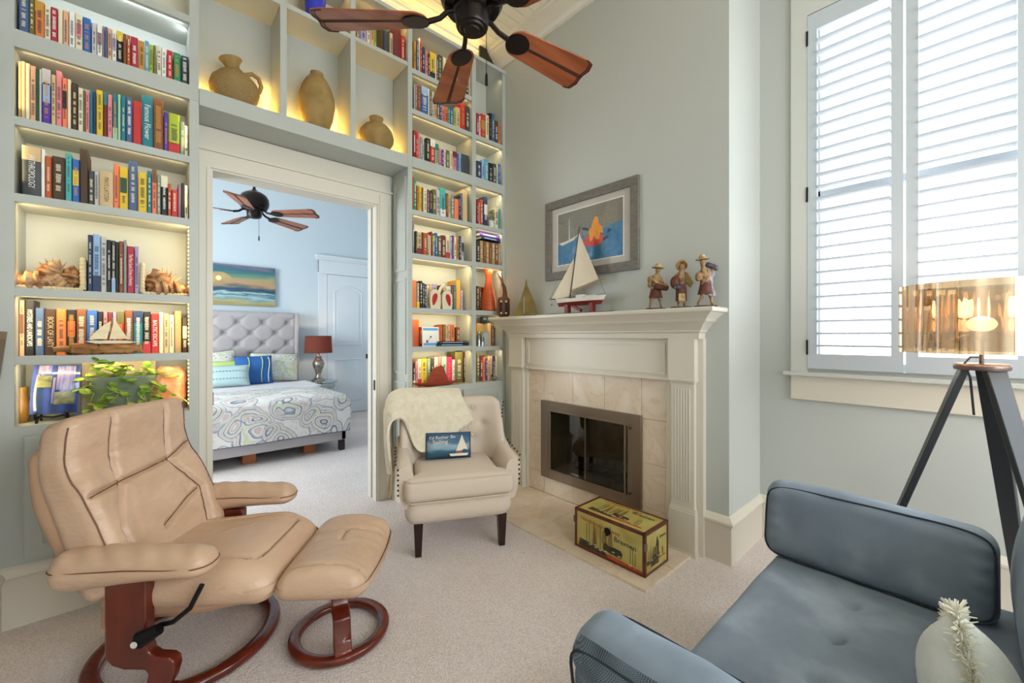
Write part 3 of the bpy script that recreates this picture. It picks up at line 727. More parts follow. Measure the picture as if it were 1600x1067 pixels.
MB().lathe([(.055, 0), (.082, .05), (.105, .12), (.117, .20), (.113, .26), (.095, .32), (.07, .37), (.05, .395), (.043, .405), (.042, .425), (.036, .425), (.028, .40)], seg=36).build('body', CLAY, t)
x = col_x(588, 3.03)
t = thing('clay_pot', 'squat round clay pot with short collar', 'pot', (x, 3.03, 2.715), group='clay pots above the opening')
MB().lathe([(.055, 0), (.095, .03), (.125, .08), (.13, .115), (.118, .16), (.085, .2), (.05, .222), (.045, .235), (.052, .265), (.044, .265), (.035, .235)], seg=36).build('body', CLAY, t)
o = MB().lathe([(.045, 0), (.055, .01), (.064, .12), (.078, .28), (.074, .28), (.058, .12), (.045, .02)], c=(0, 0, 0), seg=28).build('vase', mat('cobalt_glass', '1c33b8', .12, coat=.5), None)
o.location = (col_x(492, 3.0), 3.0, 3.4355); tag(o, 'cobalt blue glass vase high above the tall clay vase', 'vase')

# rope bookends with shells
ROPE = mat('rope', 'd3c4a0', .9, bump=(150, .4, .004)); SHELL = mat('shell', 'b89670', .5, var=(30, '7a4a2c')); SHELLD = mat('brown_shell', '6b3a1e', .45, var=(40, 'a37c52'))
def rope(mb, a, b, r):
    a = Vector(a); b = Vector(b); n = max(2, int((b - a).length / (r * 1.5)))
    pts = []; rs = []
    for i in range(n * 3 + 1):
        pts.append(a + (b - a) * i / (n * 3)); rs.append(r * (.72 + .28 * abs(math.sin(PI * i / 3))))
    mb.tube(pts, rs, 8)
def conch(mb, c, s, M=None):
    pr = []
    for i in range(15):
        t_ = i / 14; pr.append((s * (.04 + .34 * math.sin(PI * t_ ** .8) * (1 + .18 * math.sin(t_ * 26))), s * (t_ - .5)))
    MM = Matrix.Translation(c) @ (M if M is not None else Matrix())
    mb.lathe(pr, seg=14, M=MM)
def bookend(label, xi, sgn, y=2.985, z=1.54):
    t = thing('rope_bookend', label, 'bookend', (xi, y, z), group='rope wrapped bookends with shells')
    L_ = .36 if sgn < 0 else .20
    MB().box(min(0, sgn * L_), max(0, sgn * L_), -.045, .045, 0, .008).box(min(0, sgn * .012), max(0, sgn * .012), -.045, .045, 0, .15).build('board', mat('bookend_board', 'c9b48c', .8), t, ang=0)
    mb = MB()
    for yy in (-.045, .045): rope(mb, (sgn * .01, yy, .008), (sgn * L_, yy, .008), .010); rope(mb, (sgn * .012, yy, .01), (sgn * .012, yy, .165), .012)
    rope(mb, (sgn * .012, -.045, .16), (sgn * .012, .045, .16), .012); rope(mb, (sgn * L_, -.045, .008), (sgn * L_, .045, .008), .01)
    mb.build('rope', ROPE, t)
    R = Matrix.Rotation
    k = 1 if sgn < 0 else .62
    specs = [(.055, .07, .12, R(.1, 4, 'Y'), SHELLD), (.09, .045, .13, R(sgn * .9, 4, 'Y') @ R(.5, 4, 'X'), SHELL), (.16 * k, .035, .15, R(1.4, 4, 'Y'), SHELL), (.25 * k, .035, .13, R(1.3, 4, 'Y') @ R(.6, 4, 'Z'), SHELLD), (.31 * k, .025, .08, R(1.5, 4, 'Y'), SHELLD), (.1 * k + .02, .10, .11, R(sgn * -.5, 4, 'Y'), SHELL)]
    for dx, zz, s, M, m in specs:
        mb = MB(); conch(mb, (sgn * dx, -.005, zz), s, M); mb.build('shell', m, t)
    mb = MB()
    for i in range(7):
        a = .5 + i * .33
        mb.tube([(sgn * .11, 0, .04), (sgn * (.11 + .035 * math.cos(a)), -.01, .06 + .05 * math.sin(a)), (sgn * (.11 + .075 * math.cos(a)), -.015, .06 + .10 * math.sin(a))], [.008, .006, .001], 6)
    mb.build('spider_shell', SHELL, t)
bookend('rope-wrapped bookend piled with shells left of the upright books', col_x(136.5, 2.985) - .001, -1)
bookend('rope-wrapped bookend with shells right of the red scenic drives book', col_x(217.5, 2.985) + .001, 1)

# driftwood boat
BARK = mat('driftwood', '7b5330', .85, var=(14, 'b98a56', 6), bump=(35, 1, .02), stretch=(.4, 2, 2))
z0 = 1.2255; xa, xb = col_x(83, 2.94), col_x(221, 2.94)
t = thing('driftwood_sailboat', 'driftwood log carrying a pale wooden sailboat in front of books', 'ornament', ((xa + xb) / 2, 2.94, z0))
L_ = (xb - xa) / 2; rr = random.Random(3); pts = []; rs = []
for i in range(25):
    u = i / 24 * 2 - 1; pts.append((u * L_, rr.uniform(-.003, .003), .028 + rr.uniform(-.003, .004)))
    rs.append((.012 if u < -.93 else .016 if u < -.6 else .026 - .006 * max(0, u - .7) * 3) * rr.uniform(.85, 1.12))
MB().tube(pts, rs, 14, flat=1).build('driftwood', BARK, t, 60)
PALEW = mat('pale_wood', 'e3d8b8', .5, var=(6, 'd6c8a0'), stretch=(1, 1, 5))
xm = col_x(171, 2.93) - (xa + xb) / 2; FXo = frame((xm, -.004, .055), (1, 0, 0), (0, 0, 1))
MB().prism([(-.085, .012), (-.05, .016), (.06, .014), (.105, .006), (.06, 0), (-.05, 0)], -.012, .012, FXo).build('hull', PALEW, t, ang=0)
MB().prism([(-.074, .022), (-.008, .022), (.006, .115), (-.02, .095), (-.05, .06)], -.003, .003, FXo).build('sail', PALEW, t, ang=0)
MB().prism([(.0, .022), (.07, .024), (.045, .07), (.022, .12), (.018, .13)], -.003, .003, FXo).build('sail', PALEW, t, ang=0)
MB().tube([(xm - .003, -.004, .06), (xm + .012, -.004, .187)], .0025, 6).build('mast', BARK, t)

# plate on easel, sign, plant, salt lamp
def plate_m(N, L, co):
    sp = N.new('ShaderNodeSeparateXYZ'); L.new(co, sp.inputs[0])
    w = N.new('ShaderNodeTexWave'); w.inputs['Scale'].default_value = 6; w.inputs['Distortion'].default_value = 3; L.new(co, w.inputs['Vector'])
    return ramp(N, L, w.outputs['Fac'], [(0, '2c3f66'), (.6, '33487a'), (1, '4657a0')])
xc = (col_x(44, 2.98) + col_x(120, 2.98)) / 2
t = thing('display_easel', 'small black easel holding the blue glass plate', 'easel', (xc, 2.975, .905))
BK = mat('black_metal', '1a1a1c', .35, .6)
mb = MB()
for s in (-1, 1):
    mb.tube([(s * .045, .06, .0), (s * .04, .03, .12), (s * .03, .045, .2)], .004, 6)
    mb.tube([(s * .045, .06, .012), (s * .045, -.02, .03), (s * .05, -.045, .022), (s * .052, -.05, .045), (s * .045, -.042, .05)], .0055, 6)
    mb.tube([(s * .045, -.03, .03), (s * .05, -.03, .0)], .005, 6)
mb.tube([(-.045, 0, .028), (0, 0, .02), (.045, 0, .028)], .004, 6)
mb.build('frame', BK, t)
PL = ramp_mat('blue_art_glass', plate_m, .12)
w = (col_x(120, 2.98) - col_x(44, 2.98)) / 2
def pf(u, v):
    a = (u * 2 - 1); b = v
    return (a * w, -.02 + .03 * b + .018 * (b - .5) ** 2 * 4 - .004 + .014 * a * a, .036 + .235 * b)
p = MB().sheet(pf, 16, 12, .005).build('glass_plate', PL, None)
p.location = (xc, 2.975, .9055); p.rotation_euler = (0, .05, 0)
tag(p, 'square dark blue glass plate with pale patches leaning on easel', 'plate')
def patch(u0, u1, v0, v1, m):
    MB().sheet(lambda a, b: (lambda q: (q[0], q[1] - .006, q[2]))(pf(u0 + (u1 - u0) * a, v0 + (v1 - v0) * b)), 6, 6, .001).build('glass_inlay', m, p)
YG = mat('yellow_inlay', '8f8f55', .3, var=(30, '4a5048')); VI = mat('violet_inlay', '5b57a0', .2, var=(22, '8c8494'), stretch=(5, 1, .5))
patch(.12, .42, .55, .78, YG); patch(.5, .93, .2, .45, YG); patch(.12, .4, .82, .99, VI); patch(.52, .9, .5, .98, VI); patch(.44, .5, .22, .75, VI)
xs0, xs1 = col_x(128, 3.11), col_x(243, 3.11)
sg = MB().box(xs0, xs1, 3.105, 3.118, .906, 1.183).build('sign_board', mat('sign_board_paint', 'e2d3ae', .7, var=(5, 'd3bf92')), None, ang=0)
tag(sg, 'cream letter board standing behind the trailing plant', 'sign')
INK = mat('sign_ink', '2a2419', .7)
for s, px, py in (('T O', 198, 574), ('r', 165, 573), ('K', 137, 606), ('x', 237, 600), ('M', 205, 610)):
    text(s, .035, INK, sg, frame((col_x(px, 3.105), 3.1045, row_z(px, py, 3.105)), (1, 0, 0), (0, 0, 1)), 'letter')
xp = col_x(192, 3.0)
t = thing('potted_plant', 'trailing green plant in a sage ceramic pot behind the recliner', 'plant', (xp, 3.0, .905))
MB().lathe([(.065, 0), (.07, .004), (.088, .18), (.094, .19), (.094, .205), (.086, .205), (.08, .18), (.076, .17)], seg=36, sx=1.5).build('pot', mat('sage_ceramic', '6f7c69', .4), t)
MB().lathe([(.0, .172), (.078, .175)], seg=24, sx=1.48).build('soil', mat('soil', '3d2c1e', .95), t)
LEAF = mat('leaf_green', '5f8f28', .4, var=(14, 'b0bf52')); VINE = mat('vine', '8fa23d', .6)
def leaf(mb, p, s, d, up=Vector((0, 0, 1))):
    d = d.normalized(); sd = d.cross(up).normalized(); nn = sd.cross(d)
    pts = [(0, 0), (.25, .38), (.6, .42), (1, 0), (.6, -.42), (.25, -.38)]
    vs = [p + d * a * s + sd * b * s + nn * (.12 * s * abs(b)) for a, b in pts] + [p + d * .5 * s - nn * .04 * s]
    mb._add(vs, [(0, 1, 6), (1, 2, 6), (2, 3, 6), (3, 4, 6), (4, 5, 6), (5, 0, 6)])
rr = random.Random(11); lv = MB(); vn = MB()
ends = [(-.22, -.03, .2), (-.25, -.04, .15), (-.2, -.06, .05), (-.15, -.09, .07), (-.1, -.10, .03), (-.04, -.11, .08), (.03, -.11, .04), (.09, -.11, .08), (.15, -.06, .14), (.17, -.07, .05), (.19, -.03, .19), (-.15, -.11, .29), (-.08, -.06, .25), (.02, -.08, .25), (.1, -.06, .24), (-.04, -.1, .15), (.04, -.11, .17), (.2, -.06, .02), (.28, -.07, .03), (-.18, -.08, .26), (.0, -.1, .23)]
for e in ends:
    e = Vector((e[0] * (.62 if e[0] < -.1 else 1), e[1], e[2])); a = Vector((rr.uniform(-.09, .09), rr.uniform(-.04, .0), .18)); mid = (a + e) / 2 + Vector((0, 0, .05 + rr.uniform(0, .02)))
    pts = [a * (1 - u) ** 2 + mid * 2 * u * (1 - u) + e * u * u for u in [k / 8 for k in range(9)]]
    vn.tube(pts, .0022, 5)
    for k in range(2, 9):
        for _ in range(1 if k % 2 else 2 if k > 5 else 1):
            d = Vector((rr.uniform(-1, 1), rr.uniform(-1.2, .1), rr.uniform(-.6, .5)))
            leaf(lv, pts[k], rr.uniform(.03, .05), d, Vector((rr.uniform(-.4, .4), -.4, 1)).normalized())
vn.build('vines', VINE, t); lv.build('leaves', LEAF, t, ang=60)
xs = col_x(266, 3.02)
def rock(p):
    n = noise.noise(p * 22) * .012 + noise.noise(p * 60) * .004
    return p * (1 + n / max(.02, p.length)) 
t = thing('salt_lamp', 'glowing orange salt crystal lamp at right end of the plant shelf', 'lamp', (xs, 3.03, .905))
MB().rbox((0, 0, .13), (.15, .11, .22), .06, (14, 10, 18), lambda p: rock(p)).build('crystal', mat('salt_crystal', 'cf7f56', .6, var=(14, 'e0ad88'), bump=(30, .6, .02), emit=.1, emitc='ff9a5a'), t, 60)
MB().lathe([(.055, 0), (.055, .025), (.05, .026)], seg=24).build('base', mat('lamp_base_wood', '5a3822', .5), t)
o = MB().lathe([(.018, 0), (.03, .03), (.034, .08), (.02, .14), (.022, .17), (.016, .168)], seg=20).build('vase', mat('amber_glaze', '7d5c26', .3), None)
o.location = (col_x(33.5, 3.02), 3.02, .9055); tag(o, 'small amber vase left of the blue glass plate', 'vase')

# ornaments in the right bays
WC = mat('white_carved', 'd9cdb0', .6, bump=(40, .3, .005)); REDI = mat('red_inlay', 'b3211c', .35)
t = thing('teardrop_ornament', 'pair of cream carved panels with red teardrop insets', 'ornament', (col_x(689, 2.94), 2.94, 1.54))
for s, c0 in ((-1, -.058), (1, .055)):
    FXo = frame((c0, 0, 0), (1, 0, 0), (0, 0, 1))
    MB().prism([(-.045, 0), (.045, 0), (.05, .06), (.048, .12), (.03, .15), (0, .163), (-.03, .15), (-.048, .12), (-.05, .06)], -.012, .012, FXo).build('panel', WC, t, ang=0)
    pts = []
    for i in range(20):
        a = 2 * PI * i / 20; q = math.sin(a / 2 + PI / 2)
        r_ = .03; yy = math.cos(a); pts.append((s * -1 * (-.012 * (1 - yy)) * .9 + r_ * math.sin(a) * (.45 + .55 * (yy + 1) / 2), .078 + .05 * yy))
    MB().prism(pts, .012, .0155, FXo).build('teardrop_inset', REDI, t, ang=0)
MB().tube([(-.02, .006, .12), (0, .006, .175), (.03, .006, .2), (.05, .006, .18)], [.012, .014, .02, .008], 10).build('crest', WC, t)
t = thing('picture_tile', 'white ceramic tile with blue bands leaning before brown books', 'tile', (col_x(673.7, 2.945), 2.945, 1.2335))
hw = (col_x(687, 2.945) - col_x(660.7, 2.945)) / 2; M = Matrix.Rotation(-.06, 4, 'X')
ti = MB().box(-hw, hw, 0, .008, .0, .158, M).build('tile', mat('tile_white', 'dcdedd', .25), t, ang=0)
BL = mat('tile_blue', '5b9bd0', .3)
MB().box(-hw * .9, hw * .9, -.0008, 0, .006, .028, M).box(-hw * .9, hw * .9, -.0008, 0, .13, .151, M).build('blue_band', BL, t, ang=0)
MB().ball((-.035, 0, .04), .012, 8, M, (1, .08, 1)).build('red_dot', REDI, t); MB().ball((0, 0, .078), .008, 8, M, (1, .08, 1)).tube([(0, -.001, .078), (-.02, -.001, .055)], .0015, 5, M=M).build('dark_dot', mat('tile_ink', '27402e', .5), t)
o = MB().lathe([(.055, 0), (.068, .01), (.07, .05), (.066, .11), (.052, .18), (.036, .25), (.0285, .29), (.03, .32), (.043, .385), (.039, .385), (.026, .32), (.025, .28)], seg=36).build('vase', mat('orange_raku', 'bf5218', .45, var=(20, 'a8441a'), bump=(80, .3, .003), stretch=(.2, .2, 2)), None)
o.location = (col_x(763.5, 2.975), 2.975, 1.5455); tag(o, 'tall orange vase with waisted neck beside the mantel', 'vase')
t = thing('potted_ivy', 'little ivy in a white pot among the books', 'plant', (col_x(767.5, 2.97), 2.97, 2.308))
MB().lathe([(.022, 0), (.028, .005), (.034, .075), (.03, .075), (.026, .06), (0.0, .06)], seg=20).build('pot', mat('white_glaze', 'dcdcd0', .3), t)
lv = MB(); rr = random.Random(5)
for i in range(60):
    a = rr.uniform(0, 2 * PI); r_ = rr.uniform(.0, .032); p = Vector((r_ * math.cos(a), r_ * math.sin(a) - .01, rr.uniform(.05, .17)))
    leaf(lv, p, rr.uniform(.014, .022), Vector((math.cos(a), math.sin(a) - .3, rr.uniform(-.6, .4))))
lv.build('leaves', mat('ivy_green', '4f7d2a', .45, var=(20, '86a84a')), t, ang=60)
# rust boat
RUST = mat('rust_wood', '7c2b17', .5, var=(8, '8f3a20'), stretch=(1, 1, 4))
xa, xb = col_x(643.5, 2.955), col_x(722, 2.955); t = thing('toy_boat', 'rust red wooden boat with a trapezoid sail before the lowest books', 'ornament', ((xa + xb) / 2, 2.95, .9055))
hw = (xb - xa) / 2
def hull(u, v):
    a = u * 2 - 1; wd = .03 * math.sqrt(max(0, 1 - abs(a) ** 3)); z = .028 + .012 * a * a; ang = PI * v
    return (a * hw, -wd * math.cos(ang), z - .034 * math.sin(ang) * max(.25, 1 - a * a * .8))
MB().sheet(hull, 24, 8).sheet(lambda u, v: (lambda a: (a * hw, (.03 * math.sqrt(max(0, 1 - abs(a) ** 3))) * (v * 2 - 1), .028 + .012 * a * a))(u * 2 - 1), 24, 2).build('hull', RUST, t)
c0 = col_x(684, 2.955) - (xa + xb) / 2
MB().prism([(-.105, .0), (.105, 0), (.05, .125), (.032, .138), (-.028, .118), (-.045, .11)], -.006, .006, frame((c0, .005, .03), (1, 0, 0), (0, 0, 1))).build('sail', RUST, t, ang=0)
# jars and frame, duck
GL = thin_glass('clear_jar_glass', (.75, .82, .85, 1), .22)
for px, h, r_, lab in ((748, .13, .022, 'small glass jar nearest the divider on the shelf beside the mantel'), (753.5, .1, .02, 'shorter glass jar beside the little silver frame')):
    o = MB().lathe([(r_, 0), (r_, h * .7), (r_ * .6, h * .82), (r_ * .6, h), (r_ * .5, h), (r_ * .5, h * .84), (r_ * .88, h * .7), (r_ * .88, .004)], seg=20).build('glass_jar', GL, None)
    o.location = (col_x(px, 2.94), 2.94, 1.2255); tag(o, lab, 'jar', 'glass jars')
t = thing('photo_frame', 'little silver photo frame standing beside glass jars', 'picture frame', (col_x(759, 2.965), 2.965, 1.2255))
MB().box(-.035, .035, 0, .008, 0, .13).build('frame', mat('silver_frame', 'b4b8b8', .3, .6), t, ang=0)
MB().box(-.029, .029, -.001, 0, .008, .12).build('photo', mat('photo_grey', 'a9b2b0', .4), t, ang=0)
t = thing('wood_frame', 'tan wooden frame behind the silver photo frame', 'picture frame', (col_x(755, 3.05), 3.05, 1.2255))
MB().box(-.075, .06, 0, .012, 0, .21).build('frame', bmat('golden'), t, ang=0); MB().box(-.06, .045, -.001, 0, .015, .195).build('mount', bmat('dark tan'), t, ang=0)
o = MB().lathe([(.03, 0), (.036, .008), (.04, .04), (.034, .06), (.03, .058), (.034, .04), (.028, .01)], seg=20).build('bowl', mat('ink_blue_glaze', '1f3545', .3), None)
o.location = (col_x(757, 3.045), 3.056, 1.4355); tag(o, 'small ink blue bowl on top of the tan wooden frame', 'bowl')
t = thing('duck_figure', 'tiny grey duck figure in front of books on lowest narrow shelf', 'figurine', (col_x(772, 2.945), 2.94, .9055))
MB().ball((0, 0, .022), .022, 10, None, (1.5, .8, 1)).build('body', mat('duck_grey', '56564e', .5, var=(60, '8d8a7c')), t)
MB().ball((-.024, 0, .048), .012, 8).tube([(-.034, 0, .047), (-.046, 0, .044)], [.005, .002], 6).build('head', mat('duck_dark', '33362f', .5), t)
# ------------------------------------------------------------------ fireplace
t = thing('fireplace_surround', 'cream moulded fireplace mantel with fluted pilasters', 'mantel', (0, 0, 0))
# overmantel shelf with stepped crown, profile (projection from wall, height)
pr = [(.075, 1.30), (.085, 1.302), (.088, 1.335), (.1, 1.345), (.1, 1.352), (.108, 1.36), (.135, 1.395), (.15, 1.405), (.155, 1.415), (.165, 1.425), (.19, 1.445), (.2, 1.455), (.212, 1.457), (.215, 1.465), (.215, 1.476), (.21, 1.482)]
vs = []; fs = []
for p, z in pr:
    e = p - .062; vs += [(XF, 1.09 - e, z), (XF - p, 1.09 - e, z), (XF - p, min(2.74 + e, 2.893), z), (XF, min(2.74 + e, 2.893), z)]
for i in range(len(pr) - 1):
    for k in range(4): fs.append((i * 4 + k, i * 4 + (k + 1) % 4, i * 4 + 4 + (k + 1) % 4, i * 4 + 4 + k))
fs += [(3, 2, 1, 0), tuple(len(pr) * 4 - 4 + k for k in range(4))]
MB()._add(vs, fs).build('mantel_shelf', TRIM, t, ang=25)
MT = 1.482
MB().box(2.478, XF, 1.06, 1.29, 0, 1.302).box(2.478, XF, 2.56, 2.77, 0, 1.302).box(2.478, XF, 1.29, 2.56, 1.04, 1.302).build('backing_board', TRIM, t, ang=0)
mb = MB().box(2.468, 2.479, 1.27, 2.57, 1.056, 1.301)
for a in fr4(1.29, 2.54, 1.075, 1.277, .015): mb.box(2.460, 2.469, a[0], a[1], a[2], a[3])
mb.box(2.455, 2.479, 1.27, 2.57, 1.04, 1.056)
mb.build('frieze', TRIM, t, ang=0)
for a in (1.095, 2.585):
    b = a + .155
    q = MB().box(2.45, XF, a + .006, b - .006, .28, 1.04).build('pilaster', TRIM, t, ang=0)
    mb = MB().box(2.428, XF, a - .004, b + .004, 1.055, 1.302).box(2.421, XF, a - .009, b + .009, 1.047, 1.0551).box(2.436, XF, a, b, 1.035, 1.0471)
    mb.build('capital', TRIM, q, ang=0)
    mb = MB()
    for k in range(6):
        yy = a + .03 + k * .0175; mb.box(2.4455, 2.4505, yy, yy + .0085, .32, 1.0)
    mb.build('fluting', TRIM, q, bevel=.002)
    mb = MB().box(2.436, XF, a - .005, b + .005, 0, .255); mb.box(2.442, XF, a - .002, b + .002, .255, .268); mb.box(2.448, XF, a, b, .268, .28); mb.box(2.428, XF, a - .012, b + .012, 0, .02)
    mb.build('plinth', TRIM, q, ang=0)
# tile surround and hearth
mb = MB(); g = .0015
def tile_x(y0, y1, z0, z1): mb.box(2.498, XF - .001, y0 + g, y1 - g, z0 + g, z1 - g)
ys = [1.29, 1.476, 1.777, 2.072, 2.381, 2.56]
for i in range(5): tile_x(ys[i], ys[i + 1], .767, 1.04)
for z0, z1 in ((.015, .18), (.18, .473), (.473, .767)): tile_x(1.29, 1.48, z0, z1); tile_x(2.38, 2.56, z0, z1)
for i in range(1, 4): tile_x(max(ys[i], 1.48), min(ys[i + 1], 2.38), .015, .16)
tt = tag(mb.build('tile_surround', MARBLE, None, ang=0), 'cream marble tile facing around the glass fire doors', 'tiles')
MB().box(2.503, XF - .0005, 1.29, FY0, .01, 1.04).box(2.503, XF - .0005, FY1, 2.56, .01, 1.04).box(2.503, XF - .0005, FY0, FY1, FZ1, 1.04).box(2.503, XF - .0005, FY0, FY1, .01, FZ0).build('grout', GROUT, tt, ang=0)
mb = MB(); y = 1.11; k = 0
cuts = [1.11, 1.36, 1.665, 1.97, 2.275, 2.58, 2.885]
for i in range(6):
    mb.box(1.92 + g, 1.985 if False else 2.215 - g, cuts[i] + g, cuts[i + 1] - g, -.002, .012); mb.box(2.215 + g, 2.50, cuts[i] + g, cuts[i + 1] - g, -.002, .012)
hh = tag(mb.build('hearth', MARBLE, None, ang=0, bevel=.0015), 'low cream marble tile hearth on the carpet in front of the fire', 'hearth')
MB().box(1.922, 2.50, 1.112, 2.883, -.004, .0095).build('grout', GROUT, hh, ang=0)
# firebox and insert
BRICK = mat('fire_brick', '6e6550', .9, var=(8, '4a4334'), bump=(20, .5, .02))
mb = MB().box(2.86, 2.88, FY0, FY1, FZ0, FZ1).box(XF, 2.88, FY0 - .0, FY0 + .012, FZ0, FZ1).box(XF, 2.88, FY1 - .012, FY1, FZ0, FZ1).box(XF, 2.88, FY0, FY1, FZ0, FZ0 + .01).box(XF, 2.88, FY0, FY1, FZ1 - .01, FZ1)
t = thing('fireplace_insert', 'bronze framed firebox with folding glass doors', 'fireplace', (0, 0, 0))
mb.build('firebox', BRICK, t, ang=0)
BRZ = mat('bronze_frame', '857565', .35, .65)
mb = MB().box(2.478, 2.5, 1.47, 1.575, .152, .785).box(2.478, 2.5, 2.31, 2.40, .152, .785).box(2.478, 2.5, 1.575, 2.31, .152, .225).box(2.478, 2.5, 1.575, 2.31, .708, .785)
mb.box(2.5, 2.52, 1.57, 1.575, .22, .71).box(2.5, 2.52, 2.31, 2.315, .22, .71)
mb.build('frame', BRZ, t, bevel=.003)
mb = MB().box(2.470, 2.478, 1.583, 1.597, .222, .704).box(2.470, 2.478, 2.285, 2.299, .222, .704).box(2.468, 2.478, 1.56, 2.32, .704, .716).box(2.470, 2.478, 1.597, 2.285, .222, .232)
mb.build('track', BRZ, t, bevel=.001)
SMK = thin_glass('smoked_glass', (.62, .58, .44, 1), .05)
for i in range(4):
    a = 1.598 + i * .1717
    d = MB().box(2.484, 2.488, a, a + .169, .233, .703).build('glass_door', SMK, t, ang=0)
    if i in (1, 2): MB().box(2.481, 2.49, a + (.169 if i == 1 else 0) - .002, a + (.169 if i == 1 else 0) + .002, .233, .703).build('door_edge', BRZ, d, ang=0)
MB().box(2.466, 2.47, 1.9, 1.99, .72, .73).build('damper_handle', BRZ, t, ang=0)
for zz in (.245, .69): MB().lathe([(.009, 0), (.009, .01), (.004, .014)], seg=10, M=Matrix.Translation((2.478, 1.55, zz)) @ Matrix.Rotation(-PI / 2, 4, 'Y')).build('door_knob', mat('knob_dark', '4d4238', .4, .7), t)
g_ = thing('fire_grate', 'black iron grate inside the firebox', 'grate', (2.7, 1.94, FZ0 + .01))
mb = MB()
for i in range(6): mb.tube([(-.12, -.2 + i * .08, .08), (-.08, -.2 + i * .08, .04), (.1, -.2 + i * .08, .04), (.12, -.2 + i * .08, .09)], .008, 6)
for sx in (-.08, .09): mb.tube([(sx, -.22, .035), (sx, .22, .035)], .008, 6); mb.tube([(sx, -.18, .035), (sx, -.18, 0)], .007, 6); mb.tube([(sx, .18, .035), (sx, .18, 0)], .007, 6)
mb.build('bars', BK, g_)

# ------------------------------------------------------------------ painted trunk on the hearth
TX, TY, TZ = .255, .478, .236
t = thing('painted_trunk', 'yellow painted shipping trunk with red-brown edges on the hearth', 'trunk', (2.142, 1.412, .012), .01)
def trunk_paint(N, L, co):
    n = N.new('ShaderNodeTexNoise'); n.inputs['Scale'].default_value = 7; n.inputs['Detail'].default_value = 5; L.new(co, n.inputs['Vector'])
    return ramp(N, L, n.outputs['Fac'], [(.3, '9c8a44'), (.5, 'b5a75a'), (.7, 'c2b670')])
YP = ramp_mat('trunk_yellow', trunk_paint, .45); EDG = mat('trunk_edge', '6a2f1c', .35, var=(25, '4c2114')); TK = mat('trunk_black', '2c2a1e', .6, var=(40, '4d4630')); TR_ = mat('trunk_red', 'a63c1c', .6, var=(50, 'c05a2c')); TBL = mat('trunk_letter_blue', '2f4248', .6); TWH = mat('trunk_white', 'd8d2bc', .6)
body = MB().box(-TX / 2, TX / 2, -TY / 2, TY / 2, 0, TZ * .8).build('body', YP, t, ang=0)
lid = MB().box(-TX / 2, TX / 2, -TY / 2, TY / 2, TZ * .8, TZ).build('lid', YP, t, ang=0)
mb = MB(); e = .016; o_ = .0025
X2, Y2 = TX / 2, TY / 2
for sx in (-1, 1):
    for sy in (-1, 1): mb.box(min(sx * X2 + sx * o_, sx * (X2 - e)), max(sx * X2 + sx * o_, sx * (X2 - e)), min(sy * (Y2 + o_), sy * (Y2 - e)), max(sy * (Y2 + o_), sy * (Y2 - e)), 0, TZ + o_)
for zz in (0, TZ - e):
    for sx in (-1, 1): mb.box(min(sx * (X2 + o_), sx * (X2 - e)), max(sx * (X2 + o_), sx * (X2 - e)), -Y2, Y2, zz - (0 if zz == 0 else -o_) , zz + e + (o_ if zz else 0))
    for sy in (-1, 1): mb.box(-X2, X2, min(sy * (Y2 + o_), sy * (Y2 - e)), max(sy * (Y2 + o_), sy * (Y2 - e)), zz, zz + e + (o_ if zz else 0))
mb.build('edging', EDG, t, bevel=.003)
def ship(parent, M, sc=1.0):
    """three funnel-and-mast steamer picture with small boats, as thin painted shapes"""
    k = [0.0006]
    def P(pts, m, nm='painted_shape'):
        MB().prism([(x * sc, y * sc) for x, y in pts], 0, k[0], M).build(nm, m, parent, ang=0); k[0] += .0002
    P([(-.20, -.075), (.22, -.09), (.225, -.105), (-.205, -.105)], TR_, 'painted_waves')
    P([(-.20, -.055), (-.12, -.062), (-.02, -.078), (.0, -.1), (-.21, -.1)], TK)
    P([(-.03, -.02), (.02, -.028), (.085, -.03), (.1, -.045), (.09, -.075), (-.03, -.065)], TK, 'painted_ship')
    P([(.0, -.03), (.012, .055), (.03, .06), (.035, -.03)], mat('trunk_sepia', '8a7440', .6), 'painted_sail')
    P([(-.105, -.06), (-.1, .02), (-.09, .035), (-.075, -.05)], mat('trunk_umber', '7d5a30', .6), 'painted_sail')
    P([(-.04, -.03), (-.035, .04), (-.02, .05), (-.012, -.02)], mat('trunk_sepia', '8a7440', .6), 'painted_sail')
    mb = MB()
    for x, h in ((-.15, .05), (-.13, .06), (-.095, .08), (-.05, .07), (-.01, .06), (.02, .085), (.15, .0), (.165, .01), (.18, -.01)):
        mb.box((x - .0012) * sc, (x + .0012) * sc, -.08 * sc, h * sc, 0, .0012, M)
    mb.build('painted_masts', TK, parent, ang=0)
    mb = MB()
    for x, y in ((-.09, -.075), (-.06, -.08), (-.02, -.072), (.03, -.058), (.07, -.068), (.14, -.088), (-.13, -.07)): mb.box(x * sc, (x + .018) * sc, y * sc, (y + .005) * sc, 0, .0016, M)
    mb.build('painted_foam', TWH, parent, ang=0)
FM = frame((-X2 - .0004, 0, TZ * .5), (0, -1, 0), (0, 0, 1))
ship(body, FM)
text('Norddeutscher Lloyd', .03, TR_, lid, FM @ Matrix.Translation((-.055, .065, .0015)) @ Matrix.Rotation(-.05, 4, 'Z'), 'lettering', fit=.27)
text('Bremen', .04, TBL, body, FM @ Matrix.Translation((.115, .02, .0015)) @ Matrix.Rotation(-.05, 4, 'Z'), 'lettering', fit=.14)
TM = frame((.02, 0, TZ + .0004), (0, -1, 0), (1, 0, 0))
ship(lid, TM @ Matrix.Translation((0, -.015, 0)), .85)
text('Norddeutscher Lloyd', .028, TR_, lid, TM @ Matrix.Translation((-.04, .075, .0015)) @ Matrix.Rotation(-.03, 4, 'Z'), 'lettering', fit=.27)
